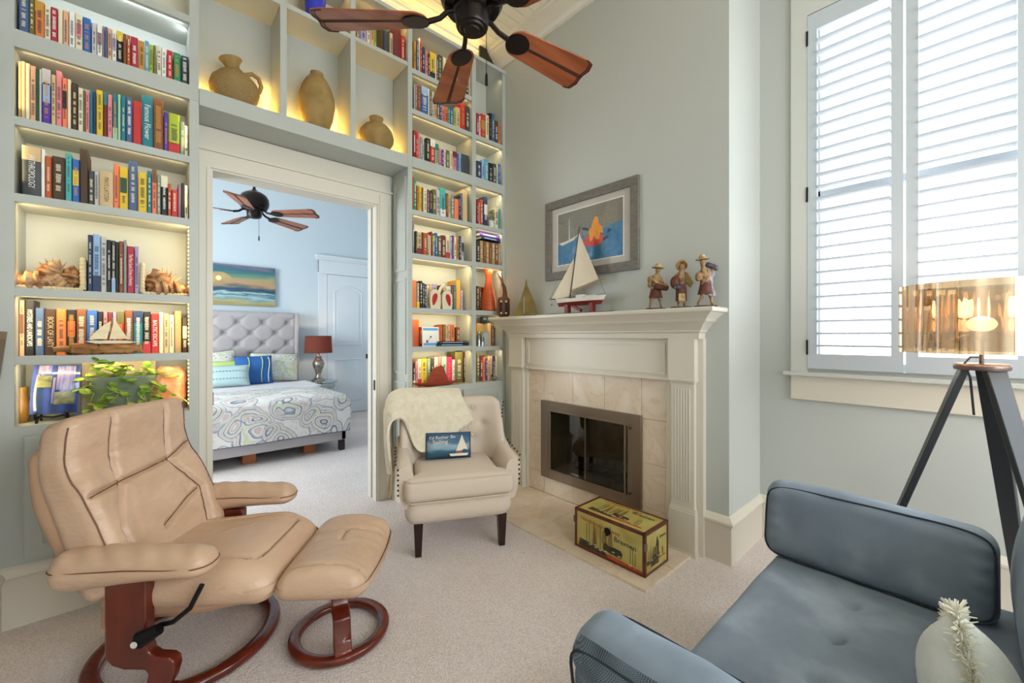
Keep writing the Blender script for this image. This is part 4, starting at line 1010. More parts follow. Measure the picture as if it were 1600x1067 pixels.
text('Bremen', .036, TBL, lid, TM @ Matrix.Translation((.12, .045, .0015)), 'lettering', fit=.14)
SM = frame((0, -Y2 - .0004, TZ * .5), (1, 0, 0), (0, 0, 1))
ship(body, SM @ Matrix.Translation((-.02, -.01, 0)), .5)
MB().prism([(-.07, -.08), (.02, -.085), (.02, .03), (.0, .07), (-.01, .02), (-.045, .0), (-.05, -.04)], 0, .0009, SM).build('painted_ship', TK, body, ang=0)
text('Bremen', .022, TBL, body, SM @ Matrix.Translation((.065, .055, .0015)), 'lettering', fit=.07)
MB().lathe([(.02, 0), (.022, .004), (.018, .008), (0, .009)], seg=20, M=Matrix.Translation((-X2, .0, TZ * .72)) @ Matrix.Rotation(-PI / 2, 4, 'Y')).box(-X2 - .012, -X2, -.006, .006, TZ * .62, TZ * .74).build('clasp', BK, t)
for sy in (-1, 1): MB().box(-X2 - .005, -X2 + .01, sy * (Y2 + .004) - .006, sy * (Y2 + .004) + .006, TZ * .62, TZ * .78).build('corner_clip', BRZ, t, ang=0)

# ------------------------------------------------------------------ framed print over the mantel
t = thing('framed_print', 'grey framed print of orange figure in a red boat above mantel', 'picture', (XF - .001, 1.932, 2.093))
FM = frame((0, 0, 0), (0, -1, 0), (0, 0, 1))     # local z = towards the room (-x)
w, h = .432, .32
mb = MB()
def pic_frame(mb, w, h, b, z0, z1):
    for a in ((-w, w, h - b, h), (-w, w, -h, -h + b), (-w, -w + b, -h + b, h - b), (w - b, w, -h + b, h - b)):
        mb.box(a[0], a[1], a[2], a[3], z0, z1, FM)
pic_frame(mb, w, h, .063, 0, .028); mb.build('frame', mat('driftwood_grey_frame', '75706a', .55, var=(20, '686258'), stretch=(1, 1, 6)), t, bevel=.002)
MB().box(-.375, .375, -.262, .262, 0, .008, FM).build('mat_board', mat('mat_board', 'c3bdb4', .8), t, ang=0)
mb = MB(); pic_frame(mb, .312, .212, .008, .008, .011); mb.build('fillet', mat('fillet', 'e4e0d8', .6), t, ang=0)
pc = MB().box(-.306, .306, -.206, .206, .008, .0092, FM).build('print', mat('print_grey', '8a877e', .6, var=(120, '6f6d66')), t, ang=0)
def pp(pts, m, z, nm): MB().prism([(a * .306, b * .206) for a, b in pts], .0092, z, FM).build(nm, m, pc, ang=0)
pp([(-1, -1), (1, -1), (1, .22), (.5, .08), (0, -.05), (-.3, 0), (-.7, -.1), (-1, -.2)], mat('print_sea', '3f81ad', .6, var=(30, '356f99')), .0096, 'painted_sea')
pp([(.2, -1), (.35, -1), (.42, -.3), (.25, -.3)], mat('print_deep', '2f6788', .6), .0099, 'painted_shadow')
pp([(-.95, -.15), (-.6, -.08), (-.3, .05), (-.45, -.12), (-.85, -.25)], mat('print_white', 'cfcdc4', .6), .0099, 'painted_boat')
pp([(-.62, -.1), (-.61, .75), (-.6, .75), (-.59, -.1)], _M['print_white'], .0099, 'painted_mast')
el = [(.16 + .34 * math.cos(a), -.28 + .22 * math.sin(a)) for a in [PI * 2 * i / 24 for i in range(24)]]
pp(el, mat('print_red', 'c8443c', .6), .0102, 'painted_tub')
pp([(.05, -.3), (.02, .1), (.1, .2), (.17, .5), (.23, .57), (.3, .5), (.32, .25), (.42, .15), (.45, -.1), (.36, -.05), (.33, -.3), (.22, -.25), (.18, -.1), (.12, -.28)], mat('print_orange', 'e8962c', .6), .0105, 'painted_figure')
for q in (([(-.2, .2), (.0, .1), (.02, .18), (-.15, .28)]), ([(.55, -.15), (.68, -.05), (.6, .02)]), ([(.42, -.4), (.6, -.3), (.58, -.22), (.45, -.25)])): pp(q, mat('print_dark', '33404a', .6), .0105, 'painted_fin')
MB().box(-.372, .372, -.26, .26, .014, .016, FM).build('glazing', thin_glass('picture_glass', (1, 1, 1, 1), .04), t, ang=0)

# ------------------------------------------------------------------ things on the mantel
MW = mat('carved_wood', '6e3b1e', .4, var=(12, '4c2713'), stretch=(1, 1, .3))
t = thing('carved_figure', 'carved brown wood figure with slotted body and long horns', 'sculpture', (2.41, 2.795, MT), math.radians(-42))
FXo = frame((0, 0, 0), (1, 0, 0), (0, 0, 1))
MB().rbox((0, 0, .095), (.11, .06, .185), .035, (10, 8, 14)).build('body', MW, t)
for s in (-1, 1):
    MB().rbox((s * .024, -.028, .085), (.022, .012, .1), .008, (4, 3, 6)).build('slot', mat('slot_dark', '24120a', .7), t)
    MB().ball((s * .022, -.031, .143), .0085, 8).ball((s * .022, -.031, .04), .0085, 8).build('shell_stud', mat('bone', 'e0d2b8', .4), t)
MB().tube([(.01, 0, .17), (.012, 0, .22), (.005, 0, .27), (-.012, 0, .31)], [.026, .02, .017, .012], 10).build('neck', MW, t)
for a, b, nm in ((-.055, .40, 'horn'), (-.02, .405, 'horn'), (-.035, .37, 'horn')):
    MB().tube([(.0, 0, .29), (a * .4, 0, .33), (a, 0, b)], [.008, .007, .003], 8).build(nm, mat('horn_wood', '8a5a30', .45), t)
BRS = mat('antique_brass', '82703c', .4, .6, var=(10, '6d5c30'))
t = thing('brass_sailboat', 'flat brass sailboat silhouette with slim slot between sails', 'ornament', (2.40, 2.50, MT), math.radians(-48))
MB().prism([(-.095, .02), (-.02, .02), (-.02, .16), (-.008, .17), (-.008, .022), (.1, .03), (.075, .12), (.04, .2), (.015, .26), (.005, .325), (-.01, .25), (-.04, .15), (-.075, .07)], -.004, .004, FXo).build('sails', BRS, t, ang=0)
MB().prism([(-.11, .025), (.1, .018), (.075, .0), (-.085, .0)], -.018, .018, FXo).build('hull', BRS, t, ang=0)

t = thing('model_ship', 'model sailing ship with canvas sails on a red wooden stand', 'model ship', (2.405, 1.93, MT), -PI / 2)
# local x runs along the mantel towards the right of the photo, local y away from the wall
SAILC = mat('canvas_sail', 'd8ccb4', .85, bump=(200, .2, .002)); SPAR = mat('dark_spar', '4a3a2c', .6); HW = mat('hull_white', 'd5cfc4', .5); HR = mat('hull_red', '7a2820', .5)
def hfun(zt, zb, wt, wb, x0, x1):
    def f(u, v):
        a = u * 2 - 1; s_ = math.sqrt(max(0.0, 1 - abs(a) ** 2.6)); z = zt + (zb - zt) * v + .012 * a * a * (1 - v)
        wv = (wt + (wb - wt) * v) * s_
        return ((x0 + (x1 - x0) * u) * (1) + (0.02 * v if a < 0 else -.02 * v) * abs(a), wv, z)
    return f
def hullm(zt, zb, wt, wb, x0, x1):
    mb = MB(); f = hfun(zt, zb, wt, wb, x0, x1)
    mb.sheet(f, 24, 4).sheet(lambda u, v: (lambda p: (p[0], -p[1], p[2]))(f(u, v)), 24, 4)
    mb.sheet(lambda u, v: (lambda p: (p[0], p[1] * (v * 2 - 1), p[2] - .003))(f(u, 0)), 24, 2); mb.sheet(lambda u, v: (lambda p: (p[0], p[1] * (v * 2 - 1), p[2]))(f(u, 1)), 24, 2)
    return mb
hullm(.115, .09, .05, .045, -.24, .235).build('hull', HW, t)
hullm(.091, .062, .045, .012, -.225, .215).build('keel', HR, t)
MB().tube([(-.19, 0, .12), (-.30, 0, .128)], [.006, .003], 6).build('bowsprit', SPAR, t)
MB().box(-.02, .04, -.02, .02, .115, .14).box(.07, .15, -.018, .018, .115, .13).build('deck_house', HW, t, ang=0)
MB().tube([(-.095, 0, .11), (.0, 0, .645)], [.0065, .004], 8).build('mast', SPAR, t)
MB().tube([(-.085, 0, .165), (.23, 0, .24)], [.006, .004], 6).build('boom', mat('boom_wood', 'a5834f', .6), t)
MB().sheet(lambda u, v: (-.075 + .07 * (1 - v) ** 1 + u * (.245) * v + .0 * v, .012 * math.sin(PI * u) * v, .60 - (.60 - .185) * v + u * v * .055), 14, 14, .0012).build('mainsail', SAILC, t, 60)
MB().sheet(lambda u, v: (-.055 - .02 * v + u * (-.205) * v, .014 * math.sin(PI * u) * v, .42 - .275 * v - u * v * .02), 12, 12, .0012).build('jib', SAILC, t, 60)
mb = MB()
for a, b in (((-.3, 0, .128), (-.035, 0, .45)), ((-.3, 0, .128), (0, 0, .64)), ((.23, 0, .12), (0, 0, .64)), ((-.06, .045, .11), (-.03, 0, .5)), ((-.06, -.045, .11), (-.03, 0, .5)), ((.02, .045, .11), (-.03, 0, .5))): mb.tube([a, b], .0009, 4)
mb.build('rigging', SPAR, t)
mb = MB()
for i in range(12): mb.tube([(-.18 + i * .034, .046, .11), (-.18 + i * .034, .046, .135)], .0015, 4)
mb.tube([(-.18, .046, .135), (.2, .046, .135)], .0015, 4)
mb.build('rail', SPAR, t)
mb = MB().box(-.13, -.10, -.02, .02, .008, .08).box(.1, .13, -.02, .02, .008, .08); M = Matrix.Translation((-.03, .0, .045)) @ Matrix.Rotation(.45, 4, 'Y'); mb.box(-.05, .05, -.012, .012, -.01, .01, M)
mb.bm.free(); MB().box(-.13, -.10, -.02, .02, .008, .075).build('stand_post', HR, t, ang=0); MB().box(.1, .13, -.02, .02, .008, .075).build('stand_post', HR, t, ang=0)
MB().box(-.05, .05, -.012, .012, -.01, .01, M).build('stand_brace', HR, t, ang=0)
MB().box(-.29, .31, -.055, .055, 0, .008).build('base_board', mat('dark_base', '3a2a20', .4), t, bevel=.002)
MB().tube([(-.28, 0, .125), (-.28, 0, .08)], .001, 4).tube([(-.29, 0, .085), (-.28, 0, .078), (-.27, 0, .085)], .0025, 5).build('anchor', SPAR, t)

def skin(name, pts, edges, m, parent, lvl=1):
    me = bpy.data.meshes.new(name); me.from_pydata([p[:3] for p in pts], edges, []); 
    o = link(name, me, m, parent, 0)
    me.skin_vertices.new() if hasattr(me.skin_vertices, 'new') else None
    sk = o.modifiers.new('skin', 'SKIN')
    bm = bmesh.new(); bm.from_mesh(me); ly = bm.verts.layers.skin.verify()
    bm.verts.ensure_lookup_table()
    for i, p in enumerate(pts):
        r = p[3]; bm.verts[i][ly].radius = (r, r); bm.verts[i][ly].use_root = (i == 0)
    bm.to_mesh(me); bm.free()
    sk.use_smooth_shade = True
    s = o.modifiers.new('sub', 'SUBSURF'); s.levels = lvl; s.render_levels = lvl
    return o
PAP = mat('papier_tan', 'a5845a', .6, var=(40, '6d4a2c'), bump=(90, .6, .004)); PAPR = mat('papier_red', '6b3320', .55, var=(40, '42201a'), bump=(90, .6, .004)); PAPD = mat('papier_dark', '3a3236', .45, var=(30, '6a6a78'), bump=(90, .6, .004)); PAPL = mat('papier_straw', 'bfa273', .65, var=(50, '8f7044'), bump=(90, .6, .004))
def figurine(label, y, rz, kind):
    t = thing('peasant_figurine', label, 'figurine', (2.395, y, MT), rz, group='three papier figurines on the mantel')
    MB().rbox((0, 0, .006), (.115, .075, .012), .006, (6, 5, 3), lambda p: p + Vector((noise.noise(p * 40) * .004, noise.noise(p * 47) * .004, 0))).build('base', mat('figure_base', '3b2a1e', .6, var=(20, '5c2f1a')), t)
    # x = viewer's right, -y = towards viewer
    if kind == 0:   hd = (.012, -.012, .25); le, ll = (-.045, -.01, .15), (-.02, -.035, .13); re, rl = (.045, -.015, .15), (.03, -.045, .125); f1, f2 = (-.035, .0, .014), (.032, 0, .014); k1, k2 = (-.028, -.01, .06), (.026, -.01, .06)
    elif kind == 1: hd = (.003, -.01, .248); le, ll = (-.05, 0, .16), (-.035, -.02, .12); re, rl = (.05, -.01, .17), (.02, -.02, .215); f1, f2 = (-.016, 0, .014), (.018, 0, .014); k1, k2 = (-.014, -.01, .06), (.016, -.01, .06)
    else:           hd = (-.018, -.012, .262); le, ll = (-.05, -.01, .18), (-.04, -.03, .15); re, rl = (.04, -.005, .2), (.03, -.01, .25); f1, f2 = (-.04, 0, .014), (.035, 0, .014); k1, k2 = (-.018, -.012, .065), (.03, 0, .06)
    nk = (hd[0] * .7, hd[1] * .6, .222)
    pts = [(0, 0, .115, .022), (0, 0, .16, .024), (0, 0, .2, .024), nk + (.010,), hd + (.017,), (hd[0], hd[1], hd[2] + .016, .011),
           (-.026, 0, .2, .012), le + (.0085,), ll + (.007,), (.026, 0, .2, .012), re + (.0085,), rl + (.007,),
           (-.014, 0, .1, .015), k1 + (.0105,), (f1[0], f1[1], .022, .007), (f1[0], f1[1] - .016, .015, .006),
           (.014, 0, .1, .015), k2 + (.0105,), (f2[0], f2[1], .022, .007), (f2[0], f2[1] - .016, .015, .006)]
    ed = [(0, 1), (1, 2), (2, 3), (3, 4), (4, 5), (2, 6), (6, 7), (7, 8), (2, 9), (9, 10), (10, 11), (0, 12), (12, 13), (13, 14), (14, 15), (0, 16), (16, 17), (17, 18), (18, 19)]
    skin('body', pts, ed, PAP, t, 2)
    hz = hd[2] + .012; tl = {0: .12, 1: 0, 2: -.1}[kind]
    M = Matrix.Translation((hd[0], hd[1], hz)) @ Matrix.Rotation(tl, 4, 'Y')
    if kind == 1: MB().lathe([(.012, .022), (.022, .02), (.034, .008), (.036, 0), (.03, -.012), (.02, .0), (.01, .012)], seg=18, M=Matrix.Translation((hd[0], hd[1] + .012, hz + .0)) @ Matrix.Rotation(-1.1, 4, 'X')).build('hat', PAPL, t)
    else: MB().lathe([(.0, .026), (.014, .024), (.018, .012), (.019, .006), (.036, .002), (.038, -.002), (.018, -.001), (.016, .004)], seg=18, M=M).build('hat', PAPL, t)
    sk = [(.026, .165), (.03, .13), (.036, .1), (.042, .075), (.038, .075), (.024, .12)] if kind != 1 else [(.026, .165), (.03, .12), (.032, .07), (.033, .045), (.029, .045), (.024, .12)]
    MB().lathe(sk, seg=16, sy=.75).build('tunic', PAPR, t)
    if kind == 0:
        MB().rbox((.008, -.03, .14), (.085, .035, .035), .014, (8, 5, 5), None, Matrix.Rotation(.15, 4, 'Y')).build('basket', PAPR, t)
        MB().tube([(-.035, -.02, .2), (0, -.03, .17), (.04, -.02, .15)], .009, 8).ball((.05, -.03, .145), .016, 8).build('bundle', PAPL, t)
        MB().rbox((-.03, .0, .19), (.04, .04, .045), .018, (5, 5, 5)).build('shoulder_pack', PAP, t)
    elif kind == 1:
        MB().ball((-.035, -.012, .155), .03, 10, None, (1, .8, 1.3)).build('sack', PAPR, t)
        MB().ball((-.028, -.032, .125), .018, 8).build('dark_pot', PAPD, t)
        MB().prism([(.01, .0), (.045, -.04), (.06, -.015), (.02, .05)], -.012, .012, frame((.005, -.01, .165), (1, 0, 0), (0, 0, 1))).build('shawl', mat('papier_olive', '7d6a3a', .6, var=(50, '9a7a4a')), t)
        MB().rbox((0, -.02, .065), (.04, .012, .05), .006, (5, 3, 6)).build('apron', PAPL, t)
    else:
        MB().rbox((0, 0, 0), (.075, .035, .03), .013, (8, 5, 5), None, Matrix.Translation((.035, -.005, .232)) @ Matrix.Rotation(.45, 4, 'Y')).build('bundle', PAPD, t)
        MB().sheet(lambda u, v: ((.0 + .05 * u) + .01 * math.sin(v * 8), -.02 + .045 * u + .006 * math.sin(u * 9 + v * 3), .215 - .15 * v), 8, 14, .004).build('striped_cloak', mat('papier_stripe', '5a5664', .5, var=(45, 'b8b4bc'), stretch=(3, 3, .5)), t)
        MB().rbox((-.035, -.01, .175), (.04, .03, .05), .012, (5, 4, 5)).build('jar', PAP, t)
figurine('shortest papier figurine in straw hat carrying a basket', 1.318, math.radians(-52), 0)
figurine('papier figurine with raised wide hat and sack at hip', 1.154, math.radians(-52), 1)
figurine('papier figurine striding with a dark bundle over its shoulder', 1.012, math.radians(-55), 2)
# ------------------------------------------------------------------ leather recliner and its footstool
LEA = mat('tan_leather', 'c6a78d', .38, var=(3, 'bb9b80', 3), bump=(30, .2, .015), spec=.5, stretch=(1, 1, 2.2))
LEAO = mat('tan_leather_shell', 'c09a7c', .5, bump=(70, .2, .004))
CHW = mat('cherry_wood', '6a2412', .22, var=(10, '541a0c'), coat=.4, stretch=(1, 1, .3))
def ss(a, b, x):
    t_ = max(0, min(1, (x - a) / (b - a))); return t_ * t_ * (3 - 2 * t_)
def gro(d, w=.012): return math.exp(-(d / w) ** 2)
def segd(px, py, ax, ay, bx, by):
    dx, dy = bx - ax, by - ay; t_ = max(0, min(1, ((px - ax) * dx + (py - ay) * dy) / (dx * dx + dy * dy)))
    return math.hypot(px - ax - dx * t_, py - ay - dy * t_)
def ring(root, rc, w, h, cx=0):
    mb = MB(); n = 64; pr = []
    for k in range(16):
        a = 2 * PI * k / 16; ca, sa = math.cos(a), math.sin(a)
        pr.append((abs(ca) ** .7 * (1 if ca > 0 else -1) * w / 2, abs(sa) ** .8 * (1 if sa > 0 else -1) * h / 2 + h / 2 + .004))
    vs = []; fs = []
    for i in range(n):
        a = 2 * PI * i / n
        for r_, z in pr: vs.append((cx + (rc + r_) * math.cos(a), (rc + r_) * math.sin(a), z))
    for i in range(n):
        for k in range(16): fs.append((i * 16 + k, i * 16 + (k + 1) % 16, ((i + 1) % n) * 16 + (k + 1) % 16, ((i + 1) % n) * 16 + k))
    return mb._add(vs, fs).build('base_ring', CHW, root, 60)
RZ = math.radians(-38)
t = thing('recliner', 'tan leather recliner on a round cherry wood base before bookcase', 'chair', (.155, 2.235, 0), RZ)
ring(t, .305, .062, .042)
FS = lambda v: frame((0, v, 0), (1, 0, 0), (0, 0, 1))
prof = [(-.085, .455), (.055, .455), (.055, .22), (.064, .19), (.085, .175), (.13, .17), (.148, .155), (.152, .13), (.14, .085), (.115, .045), (.035, .045), (.055, .08), (.062, .115), (.05, .13), (-.02, .135), (-.06, .15), (-.085, .18)]
for v in (-.286, .30):
    MB().prism(prof, -.022, .022, FS(v - .0)).build('side_support', CHW, t, bevel=.006)
    MB().box(.02, .14, v - .03, v + .03, .02, .05).build('support_foot', CHW, t, bevel=.004)
MB().tube([(0, -.24, .3), (0, .27, .3)], .018, 10).box(-.12, .12, -.2, .2, .27, .3).build('tilt_mechanism', BK, t, ang=30)
def seatf(p):
    q = p.copy(); top = ss(-.02, .06, p.z)
    q.z += top * (.022 * (1 - (p.y / .3) ** 2) - .02 * ss(.1, -.2, p.x))
    q.z -= .05 * ss(.12, .3, p.x) * (1 if p.z > 0 else .1)
    q.y *= 1 - .1 * ss(0, .28, p.x) ** 2 * (0.6)
    d = min(segd(p.x, p.y, -.2, .17, .17, .19), segd(p.x, p.y, -.2, -.17, .17, -.19)); d2 = abs(p.x - .17 - .04 * math.cos(p.y * 5)) + (1 if abs(p.y) > .19 else 0)
    q.z -= top * .012 * (gro(d, .01) + gro(d2, .01))
    q.z += top * .004 * noise.noise(Vector((p.x * 9, p.y * 14, 3)))
    return q
MB().rbox((.165, 0, .375), (.58, .56, .16), .075, (92, 84, 10), seatf).build('seat_cushion', LEA, t, 60)
MB().rbox((.10, 0, .33), (.50, .56, .14), .04, (10, 10, 4), lambda p: Vector((p.x, p.y * (1 - .12 * ss(.05, -.05, p.z)), p.z + .03 * ss(0, .25, p.x)))).build('seat_base', LEAO, t, 60)
LEAN = math.radians(21); BM = Matrix.Translation((-.125, 0, .385)) @ Matrix.Rotation(-LEAN, 4, 'Y')
def backf(p):   # p.x thickness (front +), p.y width, p.z height from -h/2
    q = p.copy(); f = ss(-.02, .05, p.x)
    q.y *= 1.09 - .03 * ss(-.3, .1, p.z) - .05 * ss(.22, .35, p.z)
    q.x += f * (.02 * (1 - (p.y / .29) ** 2)) + f * .03 * ss(.15, .32, p.z) * 0 + .06 * ss(.05, .32, p.z) ** 2
    q.x += f * .035 * ss(.12, .24, abs(p.y)) * ss(.2, -.1, p.z)
    lines = [segd(p.y, p.z, -.3, .03, -.1, .045), segd(p.y, p.z, -.1, .045, .12, .06), segd(p.y, p.z, .12, .06, .3, .12), segd(p.y, p.z, -.13, .05, -.12, .35), segd(p.y, p.z, .12, .06, .15, .35), segd(p.y, p.z, .12, .06, .2, -.12), segd(p.y, p.z, .2, -.12, .17, -.34), segd(p.y, p.z, -.12, .05, -.2, -.12), segd(p.y, p.z, -.2, -.12, -.18, -.34), segd(p.y, p.z, -.02, -.2, .19, -.12)]
    g_ = 0
    for d in lines: g_ = max(g_, gro(d, .011))
    q.x -= f * .022 * g_ * ss(.272, .245, abs(p.y))
    q.x += f * .006 * math.sin(p.y * 55 + 6 * noise.noise(Vector((p.y * 5, p.z * 5, 0)))) * math.exp(-((p.z - .08) / .05) ** 2) * ss(.1, .2, abs(p.y))
    q.x += f * (.006 * noise.noise(Vector((p.y * 12, p.z * 9, 1))) + .003 * noise.noise(Vector((p.y * 30, p.z * 40, 5))))
    return q
MB().rbox((.012, 0, .312), (.125, .56, .66), .042, (10, 110, 128), backf, BM).build('backrest', LEA, t, 60)
SEAML = mat('leather_seam', '6d4a34', .6)
def on_back(y, z): return BM @ (Vector(backf(Vector((.064, y, z)))) + Vector((.012, 0, .312)))
for ln in ([(-.262, .028), (-.1, .045), (.12, .06), (.262, .108)], [(.12, .06), (.165, -.03), (.2, -.12), (.185, -.25), (.172, -.31)], [(-.12, .05), (-.165, -.04), (-.2, -.12), (-.185, -.25), (-.178, -.31)], [(-.02, -.2), (.08, -.16), (.19, -.12)], [(-.13, .05), (-.125, .14), (-.12, .295)], [(.12, .06), (.135, .16), (.148, .295)]):
    pts = []
    for a, b in zip(ln[:-1], ln[1:]):
        for k in range(8): pts.append(on_back(a[0] + (b[0] - a[0]) * k / 8, a[1] + (b[1] - a[1]) * k / 8))
    pts.append(on_back(*ln[-1])); MB().tube(pts, .0026, 5).build('seam', SEAML, t)
pts = [BM @ (Vector(backf(Vector((.05, sy * .272, z)))) + Vector((.012, sy * .002, .312))) for sy, z in [(-1, -.29 + .58 * k / 24) for k in range(25)] + [(1, .29 - .58 * k / 24) for k in range(25)]]
MB().tube(pts[:25], .0026, 5).build('seam', SEAML, t); MB().tube(pts[25:], .0026, 5).build('seam', SEAML, t)
MB().rbox((-.065, 0, .29), (.11, .52, .57), .05, (6, 16, 18), lambda p: Vector((p.x - .05 * (1 - (p.z / .3) ** 2) * (1 - (p.y / .26) ** 2) * (p.x < 0) + .045 * ss(.05, .3, p.z), p.y * (1 + .08 * ss(-.3, .1, p.z)), p.z)), BM).build('back_shell', LEAO, t, 60)
MB().rbox((.035, 0, .575), (.13, .56, .17), .062, (10, 90, 30), lambda p: Vector((p.x + .0, p.y * (1 - .05 * ss(0, .1, p.z)), p.z - .02 * (p.y / .29) ** 2 - .010 * (gro(p.y - .15, .007) + gro(p.y + .12, .007)) * ss(-.02, .06, p.z))), BM).build('headrest', LEA, t, 60)
MB().box(-.2, -.1, -.2, .2, .2, .3).build('rear_flap', LEAO, t, bevel=.02)
for v in (-.315, .315):
    def armf(p, v=v):
        q = p.copy(); k = ss(-.27, .27, p.x)
        q.z *= 1 + .12 * (1 - k) if p.z > 0 else 1.12 - .62 * k
        q.z += .006 * math.sin(k * PI)
        g_ = gro(p.z - .012, .006) * ss(.045, .06, abs(p.y)); q.y *= 1 - .06 * g_
        q.z += .0025 * math.sin(p.x * 70 + 3 * p.y * 20) * ss(.0, .04, p.z)
        return q
    MB().rbox((.03, v, .505), (.53, .135, .125), .06, (40, 14, 14), armf).build('armrest', LEA, t, 60)
    pts = []
    for i in range(72):
        a = 2 * PI * i / 72; ca, sa = math.cos(a), math.sin(a)
        p = Vector(((.204 if ca > 0 else -.204) * min(1, abs(ca) * 3) + .061 * ca, (.0075 if sa > 0 else -.0075) + .0605 * sa, .012))
        q = armf(p); pts.append(Vector((.03, v, .505)) + q)
    MB().tube(pts, .0026, 5, closed=True).build('piping', SEAML, t)
MB().tube([(.10, -.30, .285), (.15, -.31, .30), (.21, -.315, .35), (.25, -.315, .43)], .009, 8).build('recline_lever', BK, t)
MB().tube([(.055, -.335, .258), (.115, -.325, .288)], [.028, .019], 14).build('lever_knob', BK, t)
MB().lathe([(.011, 0), (.011, .002)], seg=14, M=Matrix.Translation((.06, -.364, .262)) @ Matrix.Rotation(PI / 2, 4, 'X')).build('knob_badge', mat('badge', 'cfcac0', .3), t)

for ln in ([(-.1, .17), (.05, .185), (.17, .19)], [(-.1, -.17), (.05, -.185), (.17, -.19)], [(.215 - .0, -.17), (.21, -.08), (.21, .08), (.215, .17)]):
    pts = []
    for a, b in zip(ln[:-1], ln[1:]):
        for k in range(9): pts.append(Vector(seatf(Vector((a[0] + (b[0] - a[0]) * k / 8, a[1] + (b[1] - a[1]) * k / 8, .0805)))) + Vector((.165, 0, .375)))
    MB().tube(pts, .002, 5).build('seam', SEAML, t)
t = thing('footstool', 'tan leather footstool on a small cherry wood ring in front of recliner', 'footstool', (.652, 1.862, 0), RZ, None)
ring(t, .182, .05, .036)
pr2 = [(-.03, .32), (.075, .32), (.075, .20), (.088, .175), (.12, .165), (.142, .15), (.15, .115), (.165, .07), (.195, .045), (.195, .03), (.13, .03), (.118, .07), (.11, .115), (.09, .13), (.0, .135), (-.025, .155)]
MB().prism(pr2, -.034, .034, frame((-.01, 0, 0), (.42, -.9, 0), (0, 0, 1))).build('pedestal', CHW, t, bevel=.006)
def ottf(p):
    q = p.copy(); top = ss(-.02, .05, p.z)
    q.z += top * (.03 * (p.y / .24) ** 2 * (1 if p.y > 0 else .3) + .012 * (1 - (p.x / .18) ** 2))
    q.z -= (.035 * (abs(p.x) / .19) ** 2.5) * (1 if p.z > 0 else -.15)
    q.x *= 1 - .10 * (p.y / .24) ** 2
    q.z -= top * .010 * (gro(p.y - .11, .008) + gro(p.y + .19, .008) + (gro(p.x, .008) if 0 < p.y < .11 else 0))
    q.z += top * .004 * noise.noise(Vector((p.x * 14, p.y * 30, 2)))
    return q
MB().rbox((0, -.01, .350), (.385, .50, .12), .058, (36, 44, 10), ottf).build('cushion', LEA, t, 60)
for ln in ([(-.15, .11), (0, .11), (.15, .11)], [(0, .108), (0, .0)], [(-.15, -.19), (0, -.19), (.15, -.19)]):
    pts = []
    for a, b in zip(ln[:-1], ln[1:]):
        for k in range(9): pts.append(Vector(ottf(Vector((a[0] + (b[0] - a[0]) * k / 8, a[1] + (b[1] - a[1]) * k / 8, .0595)))) + Vector((0, -.01, .350)))
    MB().tube(pts, .002, 5).build('seam', SEAML, t)

# ------------------------------------------------------------------ buttoned armchair
LIN = mat('oat_linen', 'cebead', .85, bump=(260, .35, .002), sheen=.2); NAIL = mat('bronze_nail', '4b3a2c', .35, .8); ESP = mat('espresso_leg', '2a1512', .3)
t = thing('armchair', 'oatmeal linen armchair with buttoned back and nailhead trim by fireplace', 'armchair', (1.43, 2.062, 0), math.radians(-26))
AC = t
for sx, y in ((-.245, .045), (.27, .045), (-.23, .55), (.25, .55)):
    MB()._add([(sx + a * .018, y + b * .018, 0) for a, b in ((-1, -1), (1, -1), (1, 1), (-1, 1))] + [(sx + a * .027, y + b * .027, .2) for a, b in ((-1, -1), (1, -1), (1, 1), (-1, 1))], [(3, 2, 1, 0), (4, 5, 6, 7)] + [(i, (i + 1) % 4, 4 + (i + 1) % 4, 4 + i) for i in range(4)]).build('leg', ESP, t, ang=0)
MB().rbox((0.005, .31, .265), (.66, .64, .15), .07, (26, 24, 6)).build('seat_rail', LIN, t, 60)
def cushf(p):
    q = p.copy(); q.z += .018 * (1 - (p.x / .33) ** 2) * (1 - (p.y / .29) ** 2) * (1 if p.z > 0 else .2)
    s_ = ss(-.12, -.2, p.y); q.x *= .79 + .21 * s_
    return q
MB().rbox((.005, .235, .405), (.67, .53, .14), .045, (36, 30, 8), cushf).build('seat_cushion', LIN, t, 60)
def loopz(z, w, y0, y1, r):
    pts = []
    for cx, cy, a0 in ((w - r, y0 + r, -90), (w - r, y1 - r, 0), (-w + r, y1 - r, 90), (-w + r, y0 + r, 180)):
        for k in range(6):
            a = math.radians(a0 + 90 * k / 5); pts.append((cx + r * math.cos(a) + .005, cy + r * math.sin(a), z))
    return pts
MB().tube([(-.325, .0 + .02, .463), (-.29, -.028, .466), (0, -.034, .47), (.3, -.028, .466), (.335, .02, .463)], .004, 6).tube([(-.325, .02, .345), (-.29, -.028, .343), (0, -.034, .343), (.3, -.028, .343), (.335, .02, .345)], .004, 6).build('piping', LIN, t)
btn = [(-.15, .80), (.0, .82), (.15, .80), (-.22, .70), (-.075, .71), (.075, .71), (.22, .70), (-.15, .60), (0, .60), (.15, .60), (-.075, .52), (.075, .52)]
def bkf(p):   # p.y thickness (front -), p.x width, p.z height about .67
    q = p.copy(); f = ss(.02, -.04, p.y)
    q.y -= .13 * ss(.18, .36, abs(p.x)) * ss(.28, -.15, p.z) * 1.0 + .045 * ss(.22, .36, abs(p.x))
    for bx, bz in btn:
        d = math.hypot(p.x - bx, p.z - (bz - .66)); q.y += f * .022 * math.exp(-(d / .028) ** 2)
    q.y += .18 * (p.z + .24) * .55
    q.x *= 1 - .03 * ss(.1, .24, p.z)
    return q
